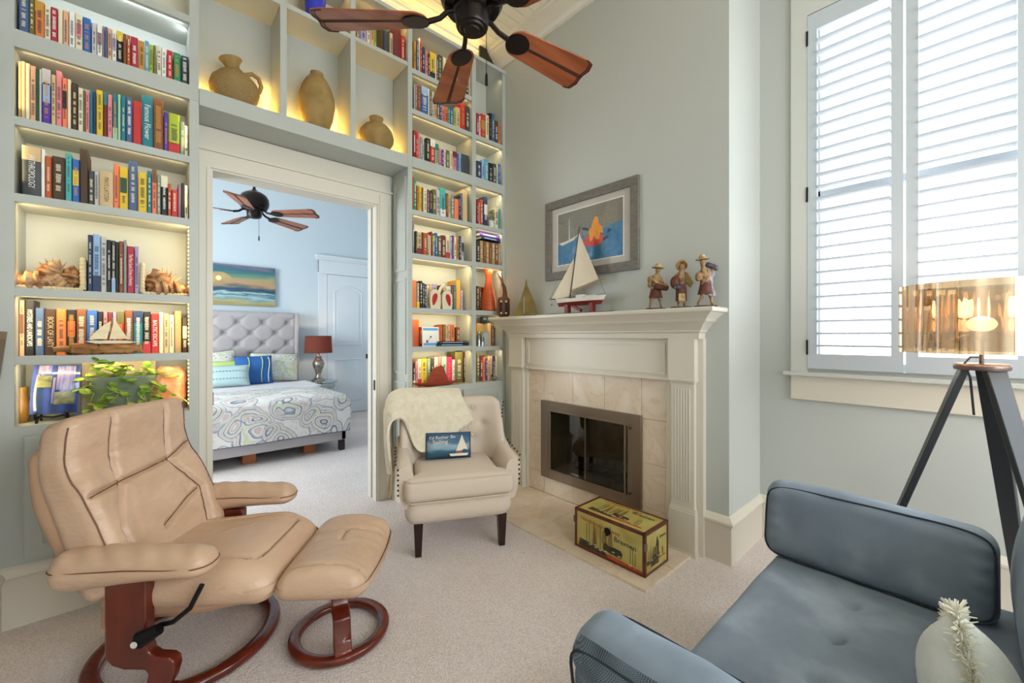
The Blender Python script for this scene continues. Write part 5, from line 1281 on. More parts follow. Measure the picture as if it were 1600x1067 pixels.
MB().rbox((.01, .50, .645), (.72, .13, .45), .055, (56, 8, 44), bkf).build('backrest', LIN, t, 60)
for bx, bz in btn: MB().ball((bx + .01, .50 - .065 + .012 + .099 * (bz - .66 + .24), bz), .0095, 7, None, (1, .5, 1)).build('button', LIN, t)
nail = MB().ball((0, 0, 0), .0065, 6).build('nailhead', NAIL, t); nail_list = []
class NL:
    def ball(s, p, r, n): nail_list.append(p)
nl = NL()
for s in (-1, 1):
    xo = .01 + s * .31
    def armm(u, v, s=s):
        pass
    # arm: swept rounded section from the back down to the front
    path = [(.45, .64, .05, .36), (.36, .60, .05, .32), (.26, .57, .05, .29), (.16, .56, .05, .27), (.06, .555, .052, .26), (.03, .54, .05, .25)]
    vs = []; fs = []; K = 16
    for y, zt, w, hh_ in path:
        for k in range(K):
            a = 2 * PI * k / K; ca, sa = math.cos(a), math.sin(a)
            px = (abs(ca) ** .6) * (1 if ca > 0 else -1) * w; pz = (abs(sa) ** .6) * (1 if sa > 0 else -1) * hh_ / 2
            vs.append((xo + px + s * .03 * ss(-.1, .13, pz), y, zt - hh_ / 2 + pz))
    for i in range(len(path) - 1):
        for k in range(K): fs.append((i * K + k, i * K + (k + 1) % K, (i + 1) * K + (k + 1) % K, (i + 1) * K + k))
    fs += [tuple(range(K)), tuple((len(path) - 1) * K + k for k in reversed(range(K)))]
    MB()._add(vs, fs).build('arm', LIN, t, 60)
    for k in range(6): nl.ball((xo + s * .062, .028, .53 - k * .03), .0065, 6)
    for k in range(6): nl.ball((xo + s * .0765, .06 + k * .06, .553 + .0044 * k), .0055, 6)
    for k in range(0 if s > 0 else 6, 10): nl.ball((.01 + s * .352, .35 + .012 * k, .85 - k * .028), .0065, 6)
nail.location = nail_list[0]
for p in nail_list[1:]:
    c = nail.copy(); S.collection.objects.link(c); c.parent = t; c.location = p

# throw
KN = mat('cream_knit', 'e2d8c2', .95, var=(30, 'd9cdb3'), bump=(120, .9, .006), sheen=.3)
G = [[(-.385, .47, .42), (-.40, .40, .42), (-.41, .31, .43), (-.40, .20, .45)],
     [(-.41, .58, .66), (-.425, .50, .67), (-.43, .36, .68), (-.41, .245, .72)],
     [(-.36, .68, .78), (-.395, .60, .895), (-.40, .40, .895), (-.33, .335, .76)],
     [(-.14, .70, .78), (-.15, .62, .91), (-.17, .40, .90), (-.20, .335, .54)],
     [(.10, .70, .80), (.09, .62, .905), (.07, .415, .90), (.15, .385, .73)]]
def cr(p, t_):
    n = len(p) - 1; x_ = min(t_ * n, n - 1e-6); i = int(x_); f = x_ - i
    g = lambda k: Vector(p[max(0, min(n, k))])
    a, b, c, d = g(i - 1), g(i), g(i + 1), g(i + 2)
    if i - 1 < 0: a = b * 2 - c
    if i + 2 > n: d = c * 2 - b
    return .5 * ((2 * b) + (c - a) * f + (2 * a - 5 * b + 4 * c - d) * f * f + (3 * b - a - 3 * c + d) * f ** 3)
def throwf(u, v):
    p = cr([tuple(cr(r_, v)) for r_ in G], u)
    k = .009 * math.sin(v * 15 + u * 5) * (1 - .6 * u); return (p.x + (k if u < .4 else 0), p.y - (k if u >= .4 else 0), p.z)
t = thing('throw_blanket', 'cream knitted throw with fringe draped over left side of the armchair', 'blanket', AC.location, AC.rotation_euler.z)
MB().sheet(throwf, 50, 34, .013).build('knit_cloth', KN, t, 60)
mb = MB(); rr = random.Random(2)
for k in range(26):
    p = Vector(throwf(0, k / 25)); mb.tube([p, p + Vector((rr.uniform(-.01, .0), rr.uniform(-.006, .006), -.06)), p + Vector((rr.uniform(-.015, .005), rr.uniform(-.01, .01), -rr.uniform(.13, .17)))], [.004, .0045, .003], 5)
mb.build('fringe', KN, t); mb = MB()
for k in range(18):
    p = Vector(throwf(.78 + .22 * k / 17, 1)); mb.tube([p, p + Vector((rr.uniform(-.02, .0), -.004, -.022)), p + Vector((rr.uniform(-.03, .0), -.004, -.04))], [.004, .004, .002], 5)
mb.build('fringe', KN, t)

def pillow(w, h, d, n=(30, 30), pinch=.12):
    mb = MB()
    def f(s_):
        def g(u, v):
            a, b = u * 2 - 1, v * 2 - 1
            e = (1 - a ** 4) * (1 - b ** 4); th = d / 2 * max(0, e) ** .7
            x_ = a * w / 2 * (1 - pinch * (1 - a * a) * b * b * 0 - pinch * .5 * (1 - b * b) * abs(a) ** 3 * .6); z_ = b * h / 2 * (1 - pinch * .5 * (1 - a * a) * abs(b) ** 3 * .6)
            return (x_, s_ * th, z_)
        return g
    mb.sheet(f(-1), *n).sheet(f(1), *n); bmesh.ops.remove_doubles(mb.bm, verts=mb.bm.verts, dist=.0004)
    return mb
def put(root, o, M):
    o.matrix_local = M; return o
t = thing('lumbar_cushion', 'small navy cushion with sailboat picture and lettering on the armchair', 'cushion', AC.location, AC.rotation_euler.z)
PM = Matrix.Translation((-.03, .325, .575)) @ Matrix.Rotation(-.22, 4, 'X') @ Matrix.Rotation(.03, 4, 'Y')
def sea_cush(N, L, co):
    sp = N.new('ShaderNodeSeparateXYZ'); L.new(co, sp.inputs[0])
    n = N.new('ShaderNodeTexNoise'); n.inputs['Scale'].default_value = 14; mp = N.new('ShaderNodeMapping'); mp.inputs['Scale'].default_value = (.25, 1, 1); L.new(co, mp.inputs[0]); L.new(mp.outputs[0], n.inputs['Vector'])
    ad = N.new('ShaderNodeMath'); ad.operation = 'MULTIPLY_ADD'; L.new(sp.outputs['Z'], ad.inputs[0]); ad.inputs[1].default_value = 5.2; ad.inputs[2].default_value = .2
    a2 = N.new('ShaderNodeMath'); a2.operation = 'MULTIPLY_ADD'; L.new(n.outputs['Fac'], a2.inputs[0]); a2.inputs[1].default_value = .5; L.new(ad.outputs[0], a2.inputs[2])
    return ramp(N, L, a2.outputs[0], [(.0, '1d3c52'), (.28, '35617a'), (.36, '7c97a8'), (.5, '93a9b8'), (.62, '4d6f8a'), (.8, '31527a')])
CP = pillow(.305, .175, .09).build('cover', ramp_mat('sailing_print', sea_cush, .85), t, 80); CP.matrix_local = PM
PF = PM @ frame((0, -.0465, 0), (1, 0, 0), (0, 0, 1))
text("I'd Rather Be", .03, TWH, t, PF @ Matrix.Translation((-.045, .055, -.001)) @ Matrix.Rotation(.04, 4, 'Z'), 'lettering', fit=.17)
text('Sailing', .036, TWH, t, PF @ Matrix.Translation((-.06, .025, 0)) @ Matrix.Rotation(.05, 4, 'Z'), 'lettering', fit=.10)
MB().prism([(.045, -.035), (.085, .07), (.125, -.03), (.1, -.022), (.08, -.035)], -.003, .001, PF).build('sail_print', TWH, t, ang=0)
MB().prism([(.0, -.052), (.13, -.05), (.12, -.066), (.01, -.068)], -.004, .001, PF).build('hull_print', TWH, t, ang=0)
MB().prism([(.045, -.04), (.09, -.038), (.09, -.05), (.045, -.05)], -.003, .0015, PF).build('cabin_print', REDI, t, ang=0)
lp = [PM @ Vector(p) for p in [(a * .15, 0, b * .085) for a, b in ((-1, -1), (-.5, -.97), (0, -.96), (.5, -.97), (1, -1), (.985, 0), (1, 1), (.5, .97), (0, .96), (-.5, .97), (-1, 1), (-.985, 0))]]
MB().tube(lp, .004, 6, closed=True).build('piping', mat('navy_piping', '1c2f45', .8), t)
# ------------------------------------------------------------------ blue sofa
def velvet(N, L, co):
    n = N.new('ShaderNodeTexNoise'); n.inputs['Scale'].default_value = 4; n.inputs['Detail'].default_value = 8; n.inputs['Distortion'].default_value = .15; L.new(co, n.inputs['Vector'])
    b2 = N.new('ShaderNodeTexNoise'); b2.inputs['Scale'].default_value = 400; L.new(co, b2.inputs['Vector'])
    bp = N.new('ShaderNodeBump'); bp.inputs['Strength'].default_value = .15; bp.inputs['Distance'].default_value = .002; L.new(b2.outputs['Fac'], bp.inputs['Height'])
    return ramp(N, L, n.outputs['Fac'], [(.3, '6b7785'), (.5, '7d8997'), (.68, '98a4b1')]), bp.outputs[0]
VEL = ramp_mat('blue_grey_velvet', velvet, .8)
VEL.node_tree.nodes['Principled BSDF'].inputs['Sheen Weight'].default_value = .3
VEL.node_tree.nodes['Principled BSDF'].inputs['Sheen Roughness'].default_value = .4
VEL.node_tree.nodes['Principled BSDF'].inputs['Sheen Tint'].default_value = lin('a9bccd')
def twill(N, L, co):
    ch = N.new('ShaderNodeTexChecker'); ch.inputs['Scale'].default_value = 420; ch.inputs['Color1'].default_value = lin('8f9da9'); ch.inputs['Color2'].default_value = lin('3d4853'); L.new(co, ch.inputs['Vector'])
    n = N.new('ShaderNodeTexNoise'); n.inputs['Scale'].default_value = 9; L.new(co, n.inputs['Vector'])
    c2 = ramp(N, L, n.outputs['Fac'], [(.35, '9aa0a6'), (.65, 'e2e6ea')])
    mx = N.new('ShaderNodeMix'); mx.data_type = 'RGBA'; mx.blend_type = 'MULTIPLY'; mx.inputs[0].default_value = 1; L.new(ch.outputs[0], mx.inputs[6]); L.new(c2, mx.inputs[7])
    return mx.outputs[2]
TWI = ramp_mat('twill_cover', twill, .9)
SEAM = mat('navy_seam', '28323d', .9)
t = thing('sofa', 'blue grey velvet sofa with button-tufted seat and loose bolster arms', 'sofa', (0, 0, 0))
bt = [(.84 + .225 * i, y) for i in range(5) for y in (.345, .145, -.05)]
def sf(p):
    q = p.copy(); top = ss(0, .05, p.z); X_, Y_ = p.x + 1.36, p.y + .04
    q.z += top * .012 * (1 - (p.x / .76) ** 2)
    for bx, by in bt:
        dx, dy = X_ - bx, Y_ - by; d = math.hypot(dx, dy)
        q.z -= top * (.034 * math.exp(-(d / .022) ** 2) + .010 * math.exp(-(dy / .02) ** 2) * math.exp(-(dx / .11) ** 2) + .004 * math.exp(-(dx / .015) ** 2) * math.exp(-(dy / .06) ** 2))
    q.z += top * .004 * noise.noise(Vector((X_ * 5, Y_ * 12, 0)))
    return q
MB().rbox((1.36, -.04, .355), (1.52, 1.16, .15), .045, (110, 80, 6), sf).build('seat_cushion', VEL, t, 60)
for bx, by in bt: MB().ball((bx, by, .417), .016, 8, None, (1, 1, .45)).build('button', VEL, t)
MB().rbox((1.36, -.05, .22), (1.50, 1.08, .13), .02, (6, 6, 4)).build('sofa_base', VEL, t, 40)
for lx in (.68, 2.04):
    for ly in (-.52, .42): MB().tube([(lx, ly, .17), (lx, ly, 0)], [.025, .016], 10).build('leg', ESP, t)
def bol(name, cx, lean, m_side):
    M = Matrix.Translation((cx, .255, .565)) @ Matrix.Rotation(lean, 4, 'Y')
    def bf(p):
        q = p.copy(); q.x *= 1 + .18 * (1 - (p.z / .14) ** 2) * (1 - (p.y / .32) ** 4)
        q.x += .006 * noise.noise(Vector((p.y * 7, p.z * 9, 4))); q.z += .012 * math.sin(p.y * 5 + 1) * ss(0, .12, p.z)
        e = ss(.24, .3, abs(p.y)); q.x += .004 * math.sin(p.z * 120) * e
        return q
    b = MB().rbox((0, 0, 0), (.145, .635, .29), .055, (12, 60, 24), bf, M).build(name, VEL, t, 60)
    for sx in (-1, 1):
        lp = []
        for i in range(48):
            a = 2 * PI * i / 48; ca, sa = math.cos(a), math.sin(a)
            lp.append(M @ Vector((sx * .062, (abs(ca) ** .3) * (1 if ca > 0 else -1) * .308, (abs(sa) ** .3) * (1 if sa > 0 else -1) * .136)))
        MB().tube(lp, .0035, 6, closed=True).build('seam', SEAM, b)
    return b, M
bol('arm_bolster', 1.975, .16, None)
b, M = bol('arm_bolster', .745, -.16, None)
b.data.materials.append(TWI)
Mi = M.inverted()
for pl in b.data.polygons:
    if (Mi @ pl.center).x < -.045: pl.material_index = 1
def bkc(p):
    q = p.copy(); q.y += .03 * (1 - (p.z / .22) ** 2) * (p.y > 0) - .10 * (p.z + .2) ; q.z += .012 * math.sin(p.x * 6); return q
MB().rbox((1.36, -.20, .63), (1.60, .20, .46), .07, (40, 8, 20), bkc).build('back_cushion', VEL, t, 60)
MB().rbox((1.36, -.43, .55), (1.50, .14, .56), .05, (10, 6, 8)).build('back_frame', VEL, t, 60)

# shaggy edged white pillow, standing almost edge-on
WP = mat('ivory_cotton', 'e6ebea', .9, var=(12, 'd9ded8'), bump=(50, .4, .006)); WF = mat('ivory_fringe', 'f4f2e6', .95, var=(60, 'e6e1cc'))
t = thing('throw_pillow', 'ivory pillow with shaggy fringe standing on the sofa', 'pillow', (1.30, -.01, .50), math.radians(8))
PM = Matrix.Rotation(-.14, 4, 'X') @ Matrix.Rotation(math.radians(38), 4, 'Y')
PP = pillow(.36, .36, .165, (28, 28)).build('cover', WP, t, 80); PP.matrix_local = PM
mb = MB(); rr = random.Random(9)
for e in range(4):
    for k in range(520):
        s_ = k / 519 * 2 - 1
        c = Vector({0: (s_, 0, 1), 1: (1, 0, s_), 2: (s_, 0, -1), 3: (-1, 0, s_)}[e]) * .176
        o_ = Vector({0: (0, 0, 1), 1: (1, 0, 0), 2: (0, 0, -1), 3: (-1, 0, 0)}[e])
        d = (o_ + Vector((rr.uniform(-.9, .9), rr.uniform(-1.1, 1.1), rr.uniform(-.9, .9)))).normalized() * rr.uniform(.016, .034)
        p = PM @ c; q = PM @ (c + d); m_ = PM @ (c + d * .5 + Vector((rr.uniform(-.004, .004), 0, 0)))
        if q.z > -.12: mb.tube([p, m_, q], [.0022, .002, .001], 3)
mb.build('fringe', WF, t)

# ------------------------------------------------------------------ tripod floor lamp
LXc, LYc = 2.47, -.03
t = thing('tripod_lamp', 'floor lamp with dark tripod legs and mirrored gold drum shade', 'floor lamp', (LXc, LYc, 0))
LG = mat('graphite_leg', '2e3236', .4)
fw = Vector((_c, _s, 0)); rt = Vector((_s, -_c, 0))
for a in (-52, 68, 188):
    d = fw * math.cos(math.radians(a)) + rt * math.sin(math.radians(a)); sd = Vector((-d.y, d.x, 0))
    top = d * .045 + Vector((0, 0, 1.2)); bot = d * .41; M = None
    w0, w1, th = .034, .02, .012; vs = []
    for p, w in ((bot, w1), (top, w0)):
        for i, j in ((-1, -1), (1, -1), (1, 1), (-1, 1)): vs.append(p + sd * i * w + d * j * th)
    MB()._add(vs, [(3, 2, 1, 0), (4, 5, 6, 7)] + [(i, (i + 1) % 4, 4 + (i + 1) % 4, 4 + i) for i in range(4)]).build('leg', LG, t, bevel=.003)
BRN = mat('rose_bronze', '7d6a62', .3, .7)
MB().lathe([(.0, 1.185), (.075, 1.185), (.078, 1.19), (.078, 1.205), (.075, 1.21), (0, 1.21)], seg=30).build('top_plate', BRN, t)
MB().tube([(0, 0, 1.2), (0, 0, 1.33)], .007, 8).lathe([(.014, 1.3), (.018, 1.33), (.014, 1.338)], seg=14).build('stem', BRN, t)
MB().tube([(.0, .0, 1.235), (-.03, .03, 1.235), (-.045, .045, 1.21), (-.03, .04, 1.19), (.01, .03, 1.15), (.03, .02, 1.0)], .004, 6).build('cord', LG, t)
MB().ball((0, 0, 1.366), .042, 14, None, (1, 1, .72)).build('light_bulb', mat('bulb_glow', 'fff1e4', .4, emit=14, emitc='ffe9d6'), t)
def shade_m():
    m = bpy.data.materials.new('mirrored_gold_film'); m.use_nodes = True; N = m.node_tree.nodes; L = m.node_tree.links
    N.remove(N['Principled BSDF']); out = N['Material Output']
    tr = N.new('ShaderNodeBsdfTransparent'); tr.inputs[0].default_value = (.80, .68, .52, 1)
    g = N.new('ShaderNodeBsdfGlossy'); g.inputs['Roughness'].default_value = .04; g.inputs['Color'].default_value = (.86, .70, .52, 1)
    tc = N.new('ShaderNodeTexCoord'); mp = N.new('ShaderNodeMapping'); mp.inputs['Scale'].default_value = (9, 9, .25); n = N.new('ShaderNodeTexNoise'); n.inputs['Scale'].default_value = 2; n.inputs['Detail'].default_value = 1
    L.new(tc.outputs['Object'], mp.inputs[0]); L.new(mp.outputs[0], n.inputs['Vector'])
    bp = N.new('ShaderNodeBump'); bp.inputs['Strength'].default_value = 1; bp.inputs['Distance'].default_value = .025; L.new(n.outputs['Fac'], bp.inputs['Height']); L.new(bp.outputs[0], g.inputs['Normal'])
    mx = N.new('ShaderNodeMixShader'); mx.inputs[0].default_value = .58; L.new(tr.outputs[0], mx.inputs[1]); L.new(g.outputs[0], mx.inputs[2]); L.new(mx.outputs[0], out.inputs[0]); return m
mb = MB(); vs = []; fs = []; n = 96
for r_, z in ((.24, 1.252), (.24, 1.525), (.2385, 1.525), (.2385, 1.252)):
    for k in range(n): vs.append((r_ * math.cos(2 * PI * k / n), r_ * math.sin(2 * PI * k / n), z))
for i in range(4):
    for k in range(n): fs.append((i * n + k, i * n + (k + 1) % n, ((i + 1) % 4) * n + (k + 1) % n, ((i + 1) % 4) * n + k))
sh = MB()._add(vs, fs).build('lamp_shade', shade_m(), t, 30)
mb = MB()
for a in range(3):
    an = a * 2 * PI / 3 + .3; mb.tube([(0, 0, 1.345), (.238 * math.cos(an), .238 * math.sin(an), 1.262)], .0025, 5)
mb.build('shade_ring', BRN, t)
bulb('tripod_lamp_light', (LXc, LYc, 1.45), 6, (1, .86, .7), .05)
# framed picture at the far left edge
t = thing('wall_picture', 'dark framed picture on the left wall at the edge of view', 'picture', (XL + .001, 2.6, 1.1))
M = Matrix.Rotation(.10, 4, 'Y')
MB().box(0, .02, -.2, .22, -.2, .24, M).build('frame', ESP, t, ang=0); MB().box(.02, .022, -.17, .19, -.17, .21, M).build('print', mat('dull_print', '6a6256', .6), t, ang=0)
# ------------------------------------------------------------------ bedroom seen through the opening
GRY = mat('grey_upholstery', 'a9a2a2', .85, bump=(240, .3, .002), sheen=.2)
t = thing('bed', 'grey upholstered bed with deep-tufted headboard in the bedroom', 'bed', (0, 0, 0))
BX0, BX1, BY0, BY1 = -.20, 1.76, 4.84, 6.98
tufts = []
for r_ in range(9):
    z = 1.52 - .155 * r_
    for k in range(8):
        x = 1.50 - .32 * k - (.16 if r_ % 2 else 0) + .16
        tufts.append((x - (0 if r_ % 2 else 0), z))
def hb(p):
    q = p.copy(); f = ss(.0, -.03, p.y); X_, Z_ = p.x + .78, p.z + 1.0
    if f > 0:
        best = 9
        # diamond lattice distance to nearest tuft and to the fold lines
        a = (X_ - 1.66) / .32; b = (Z_ - 1.52) / .31
        s1, s2 = a + b, a - b
        f1 = abs((s1 + .5) % 1 - .5); f2 = abs((s2 + .5) % 1 - .5)
        d = math.hypot(f1, f2)
        q.y += f * (.046 * math.exp(-(d / .19) ** 2) + .012 * math.exp(-(min(f1, f2) / .07) ** 2)) * (1 if Z_ < 1.60 else .3)
    return q
MB().rbox((.78, 7.03, 1.0), (1.96, .13, 1.34), .03, (150, 4, 96), hb).build('headboard', GRY, t, 60)
a0 = 1.66; bt0 = None
for i in range(-20, 6):
    for j in range(-8, 2):
        a = (i + j) / 2; b = (i - j) / 2; x = a0 + a * .32; z = 1.52 + b * .31
        if -.18 < x < 1.74 and .75 < z < 1.6:
            if bt0 is None: bt0 = MB().ball((0, 0, 0), .011, 6, None, (1, .6, 1)).build('button', GRY, t); c = bt0
            else: c = bt0.copy(); S.collection.objects.link(c); c.parent = t
            c.location = (x, 6.994, z)
MB().rbox((BX1 + .01, 6.99, .92), (.05, .2, 1.5), .02, (4, 6, 6)).build('headboard_wing', GRY, t, 60)
MB().box(BX0, BX1, BY0, BY0 + .06, .12, .37).box(BX1 - .06, BX1, BY0, 6.97, .12, .37).box(BX0, BX0 + .06, BY0, 6.97, .12, .37).build('bed_rail', GRY, t, bevel=.012)
MB().box(BX0 + .06, BX1 - .06, BY0 + .06, 6.96, .22, .36).build('slat_base', mat('underbed_dark', '2b2624', .9), t, ang=0)
MB().rbox(((BX0 + BX1) / 2, 5.92, .50), (BX1 - BX0 - .05, 2.08, .30), .07, (20, 20, 6)).build('mattress', mat('white_linen', 'd4d2d6', .9, bump=(60, .2, .004)), t, 60)
for x, y, m in ((BX1 - .04, BY0 + .04, ESP), (BX0 + .04, BY0 + .04, ESP), (BX1 - .04, 6.9, ESP)): MB().box(x - .03, x + .03, y - .03, y + .03, 0, .12).build('leg', m, t, bevel=.004)
for x in (.82, 1.40): MB().box(x - .06, x + .06, BY0 + .12, BY0 + .22, 0, .12).build('support_foot', mat('orange_wood', 'a05a2e', .5), t, bevel=.006)
def paisley(N, L, co):
    n = N.new('ShaderNodeTexNoise'); n.inputs['Scale'].default_value = 3.0; n.inputs['Detail'].default_value = 1; L.new(co, n.inputs['Vector'])
    mx = N.new('ShaderNodeMix'); mx.data_type = 'RGBA'; mx.blend_type = 'ADD'; mx.inputs[0].default_value = .34; L.new(co, mx.inputs[6]); L.new(n.outputs['Color'], mx.inputs[7])
    v = N.new('ShaderNodeTexVoronoi'); v.inputs['Scale'].default_value = 4.2; L.new(mx.outputs[2], v.inputs['Vector'])
    v2 = N.new('ShaderNodeTexVoronoi'); v2.inputs['Scale'].default_value = 20; L.new(mx.outputs[2], v2.inputs['Vector'])
    c1 = ramp(N, L, v.outputs['Distance'], [(0, 'a5b08c'), (.07, 'd8d6cc'), (.13, '34496e'), (.15, 'd9d6cd'), (.2, 'c6aaa6'), (.23, 'dcd8d0'), (.30, '6f7f9a'), (.32, 'dedad2'), (.37, 'c3c6a6'), (.41, 'dcd8d0'), (.45, '3c5076'), (.465, 'd9d6cf'), (.52, 'c9b4b0'), (.56, 'd9d6cf'), (.62, '8a8f9c'), (.64, 'dad6d0')])
    c2 = ramp(N, L, v2.outputs['Distance'], [(0, '7c8aa4'), (.1, 'b8bcc4'), (.15, 'ffffff'), (.3, 'ffffff'), (.34, 'c4bcc0'), (.38, 'ffffff')])
    m2 = N.new('ShaderNodeMix'); m2.data_type = 'RGBA'; m2.blend_type = 'MULTIPLY'; m2.inputs[0].default_value = .85; L.new(c1, m2.inputs[6]); L.new(c2, m2.inputs[7]); return m2.outputs[2]
PAIS = ramp_mat('paisley_cotton', paisley, .9)
t = thing('bedspread', 'paisley quilt with navy edge spread over the foot of bed', 'bedding', (0, 0, 0))
def qf(u, v):
    # u across the bed (left to right, over the right side), v from mid-bed over the foot
    W_ = BX1 - BX0 + .015
    a = u * (W_ + .36); L1 = .95; b = v * (L1 + .38)
    zt = .66; r = .06
    x = BX0 + min(a, W_) ; dropx = max(0, a - W_)
    y = BY0 + L1 - min(b, L1) - .018; dropy = max(0, b - L1)
    def rnd(dv):   # soft edge
        return dv
    z = zt - max(dropx, dropy * (1 if dropx < dropy else 1))
    if dropx > 0: x += .012 + .02 * math.sin(b * 9) * min(1, dropx * 4)
    if dropy > 0: y -= .012 + .014 * math.sin(a * 7) * min(1, dropy * 5)
    ed = min(W_ - min(a, W_), L1 - min(b, L1)); z -= .045 * math.exp(-ed / .05) * (1 if dropx == 0 and dropy == 0 else 1)
    if dropx > 0 and dropy > 0: x += .0 ; y -= .0
    z += .006 * noise.noise(Vector((x * 4, y * 4, 0)))
    return (x, y, z)
MB().sheet(qf, 70, 60, .012).build('quilt', PAIS, t, 60)
edge = [Vector(qf(k / 60, 1)) + Vector((0, -.004, 0)) for k in range(61)]
MB().tube(edge, .008, 6).build('quilt_edge', mat('navy_binding', '2b4a7a', .8), t)
MB().sheet(lambda u, v: (BX0 + .0 + u * (BX1 - BX0 + .01) , 5.75 + v * .75, .668 + .006 * noise.noise(Vector((u * 6, v * 5, 1)))), 30, 20, .012).build('top_sheet', _M['white_linen'], t, 60)
def cush(label, x, y, z, w, h, d, m, rx, rz=0, ry=0, cat='pillow', extra=None):
    t = thing('pillow', label, cat, (x, y, z), rz, group='pillows on the bed')
    o = pillow(w, h, d, (20, 20)).build('cover', m, t, 80); M = Matrix.Rotation(-rx, 4, 'X') @ Matrix.Rotation(ry, 4, 'Y'); o.matrix_local = M
    if extra: extra(t, M)
    return t
def small_pais(N, L, co):
    v = N.new('ShaderNodeTexVoronoi'); v.inputs['Scale'].default_value = 17; n = N.new('ShaderNodeTexNoise'); n.inputs['Scale'].default_value = 9
    L.new(co, n.inputs['Vector']); mx = N.new('ShaderNodeMix'); mx.data_type = 'RGBA'; mx.blend_type = 'ADD'; mx.inputs[0].default_value = .12; L.new(co, mx.inputs[6]); L.new(n.outputs['Color'], mx.inputs[7]); L.new(mx.outputs[2], v.inputs['Vector'])
    return ramp(N, L, v.outputs['Distance'], [(0, '5f5a76'), (.12, '8d96a8'), (.2, 'd9d6ce'), (.36, 'dcd8d0'), (.42, '9a94a6'), (.48, 'd9d6d0'), (.7, 'b9c49a')])
SP = ramp_mat('small_paisley', small_pais, .9)
def piped(w, h):
    def f(t, M):
        lp = [M @ Vector(p) for p in [(a * w / 2 * .985, 0, b * h / 2 * .985) for a, b in ((-1, -1), (0, -.94), (1, -1), (.94, 0), (1, 1), (0, .94), (-1, 1), (-.94, 0))]]
        MB().tube(lp, .007, 5, closed=True).build('piping', mat('navy_binding2', '2a3350', .8), t)
    return f
cush('cream paisley sham pillow nearest the bedside lamp', 1.42, 6.72, .865, .62, .42, .17, SP, .28, extra=piped(.62, .42), ry=.05)
cush('cream paisley sham at far left of the headboard', .66, 6.74, .885, .64, .44, .17, SP, .28, extra=piped(.64, .44), ry=-.12)
GRN = mat('lime_cotton', 'b2c878', .9); AQ = mat('aqua_cotton', 'a8bfbf', .9)
cush('plain lime green pillow behind the aqua lumbar pillow', .82, 6.60, .84, .34, .30, .12, GRN, .3)
cush('olive round-edged pillow cut by the left door casing', .50, 6.40, .79, .30, .30, .14, mat('olive_cotton', '8f8f42', .9), .3)
def blueband(t, M):
    for x in (-.08, .075, .16):
        MB().tube([M @ Vector((x, -.085 + abs(x) * .12 - .0, z)) for z in ()] or [M @ Vector((x + .012 * math.sin(a * 3), -.104 * max(0, (1 - (x / .22) ** 4) * (1 - (a) ** 4)) ** .7 - .002, a * .20)) for a in [k / 8 - 1 for k in range(1, 16)]], .006, 6).build('stripe', mat('pale_stripe', 'b5c98c', .8) if x != .16 else _M['small_paisley'], t)
cush('deep blue pillow with pale vertical ribbons', 1.13, 6.50, .845, .44, .42, .19, mat('royal_blue_cotton', '2a5c9a', .85, bump=(14, .4, .02), stretch=(3, 1, .5)), .3, extra=blueband)
def aqd(t, M):
    mb = MB()
    for r_ in (-.05, .045):
        for k in range(12):
            x = -.19 + k * .0345; dd = .075 * max(0, (1 - (x / .24) ** 4) * (1 - (r_ / .14) ** 4)) ** .7
            mb.ball((x, -dd - .001, r_), .0075, 5)
    o = mb.build('bobbles', mat('aqua_dark', '6f9098', .8), t); o.matrix_local = M
cush('aqua lumbar pillow with two dotted rows in front', .80, 6.28, .81, .48, .28, .14, AQ, .35, extra=aqd)

MIR = mat('mirror_silver', 'b9c4c2', .12, .9)
t = thing('nightstand', 'mirrored round nightstand beside the bed carrying the lamp', 'table', (2.08, 6.78, 0))
MB().lathe([(0, .59), (.22, .59), (.235, .6), (.235, .615), (.22, .62), (0, .62)], seg=32).build('table_top', MIR, t)
MB().lathe([(.19, .5), (.2, .52), (.2, .585), (0, .586)], seg=32).build('apron', MIR, t)
for k in range(3):
    a = k * 2.1 + .4; MB().tube([(.16 * math.cos(a), .16 * math.sin(a), .5), (.19 * math.cos(a), .19 * math.sin(a), .25), (.15 * math.cos(a), .15 * math.sin(a), 0)], .014, 8).build('leg', MIR, t)
t = thing('table_lamp', 'silver baluster table lamp with a rust brown drum shade', 'lamp', (2.03, 6.75, .62))
MER = mat('mercury_glass', 'b7ab9c', .22, .85, var=(25, '8e8478'))
MB().lathe([(0, 0), (.095, 0), (.1, .012), (.085, .03), (.05, .055), (.035, .1), (.05, .16), (.075, .22), (.085, .27), (.07, .32), (.045, .345), (.05, .36), (.04, .38), (.02, .39), (.015, .43)], seg=32).build('base', MER, t)
SHD = bpy.data.materials.new('rust_shade'); SHD.use_nodes = True
N = SHD.node_tree.nodes; L = SHD.node_tree.links; pb = N['Principled BSDF']; pb.inputs['Base Color'].default_value = lin('73402f'); pb.inputs['Roughness'].default_value = .8
tl = N.new('ShaderNodeBsdfTranslucent'); tl.inputs[0].default_value = lin('a4553a'); mx = N.new('ShaderNodeMixShader'); mx.inputs[0].default_value = .35
L.new(pb.outputs[0], mx.inputs[1]); L.new(tl.outputs[0], mx.inputs[2]); L.new(mx.outputs[0], N['Material Output'].inputs[0])
vs = []; fs = []; n = 48
for r_, z in ((.20, .435), (.185, .70), (.183, .70), (.198, .435)):
    for k in range(n): vs.append((r_ * math.cos(2 * PI * k / n), r_ * math.sin(2 * PI * k / n), z))
for i in range(4):
    for k in range(n): fs.append((i * n + k, i * n + (k + 1) % n, ((i + 1) % 4) * n + (k + 1) % n, ((i + 1) % 4) * n + k))
MB()._add(vs, fs).build('lamp_shade', SHD, t, 30)
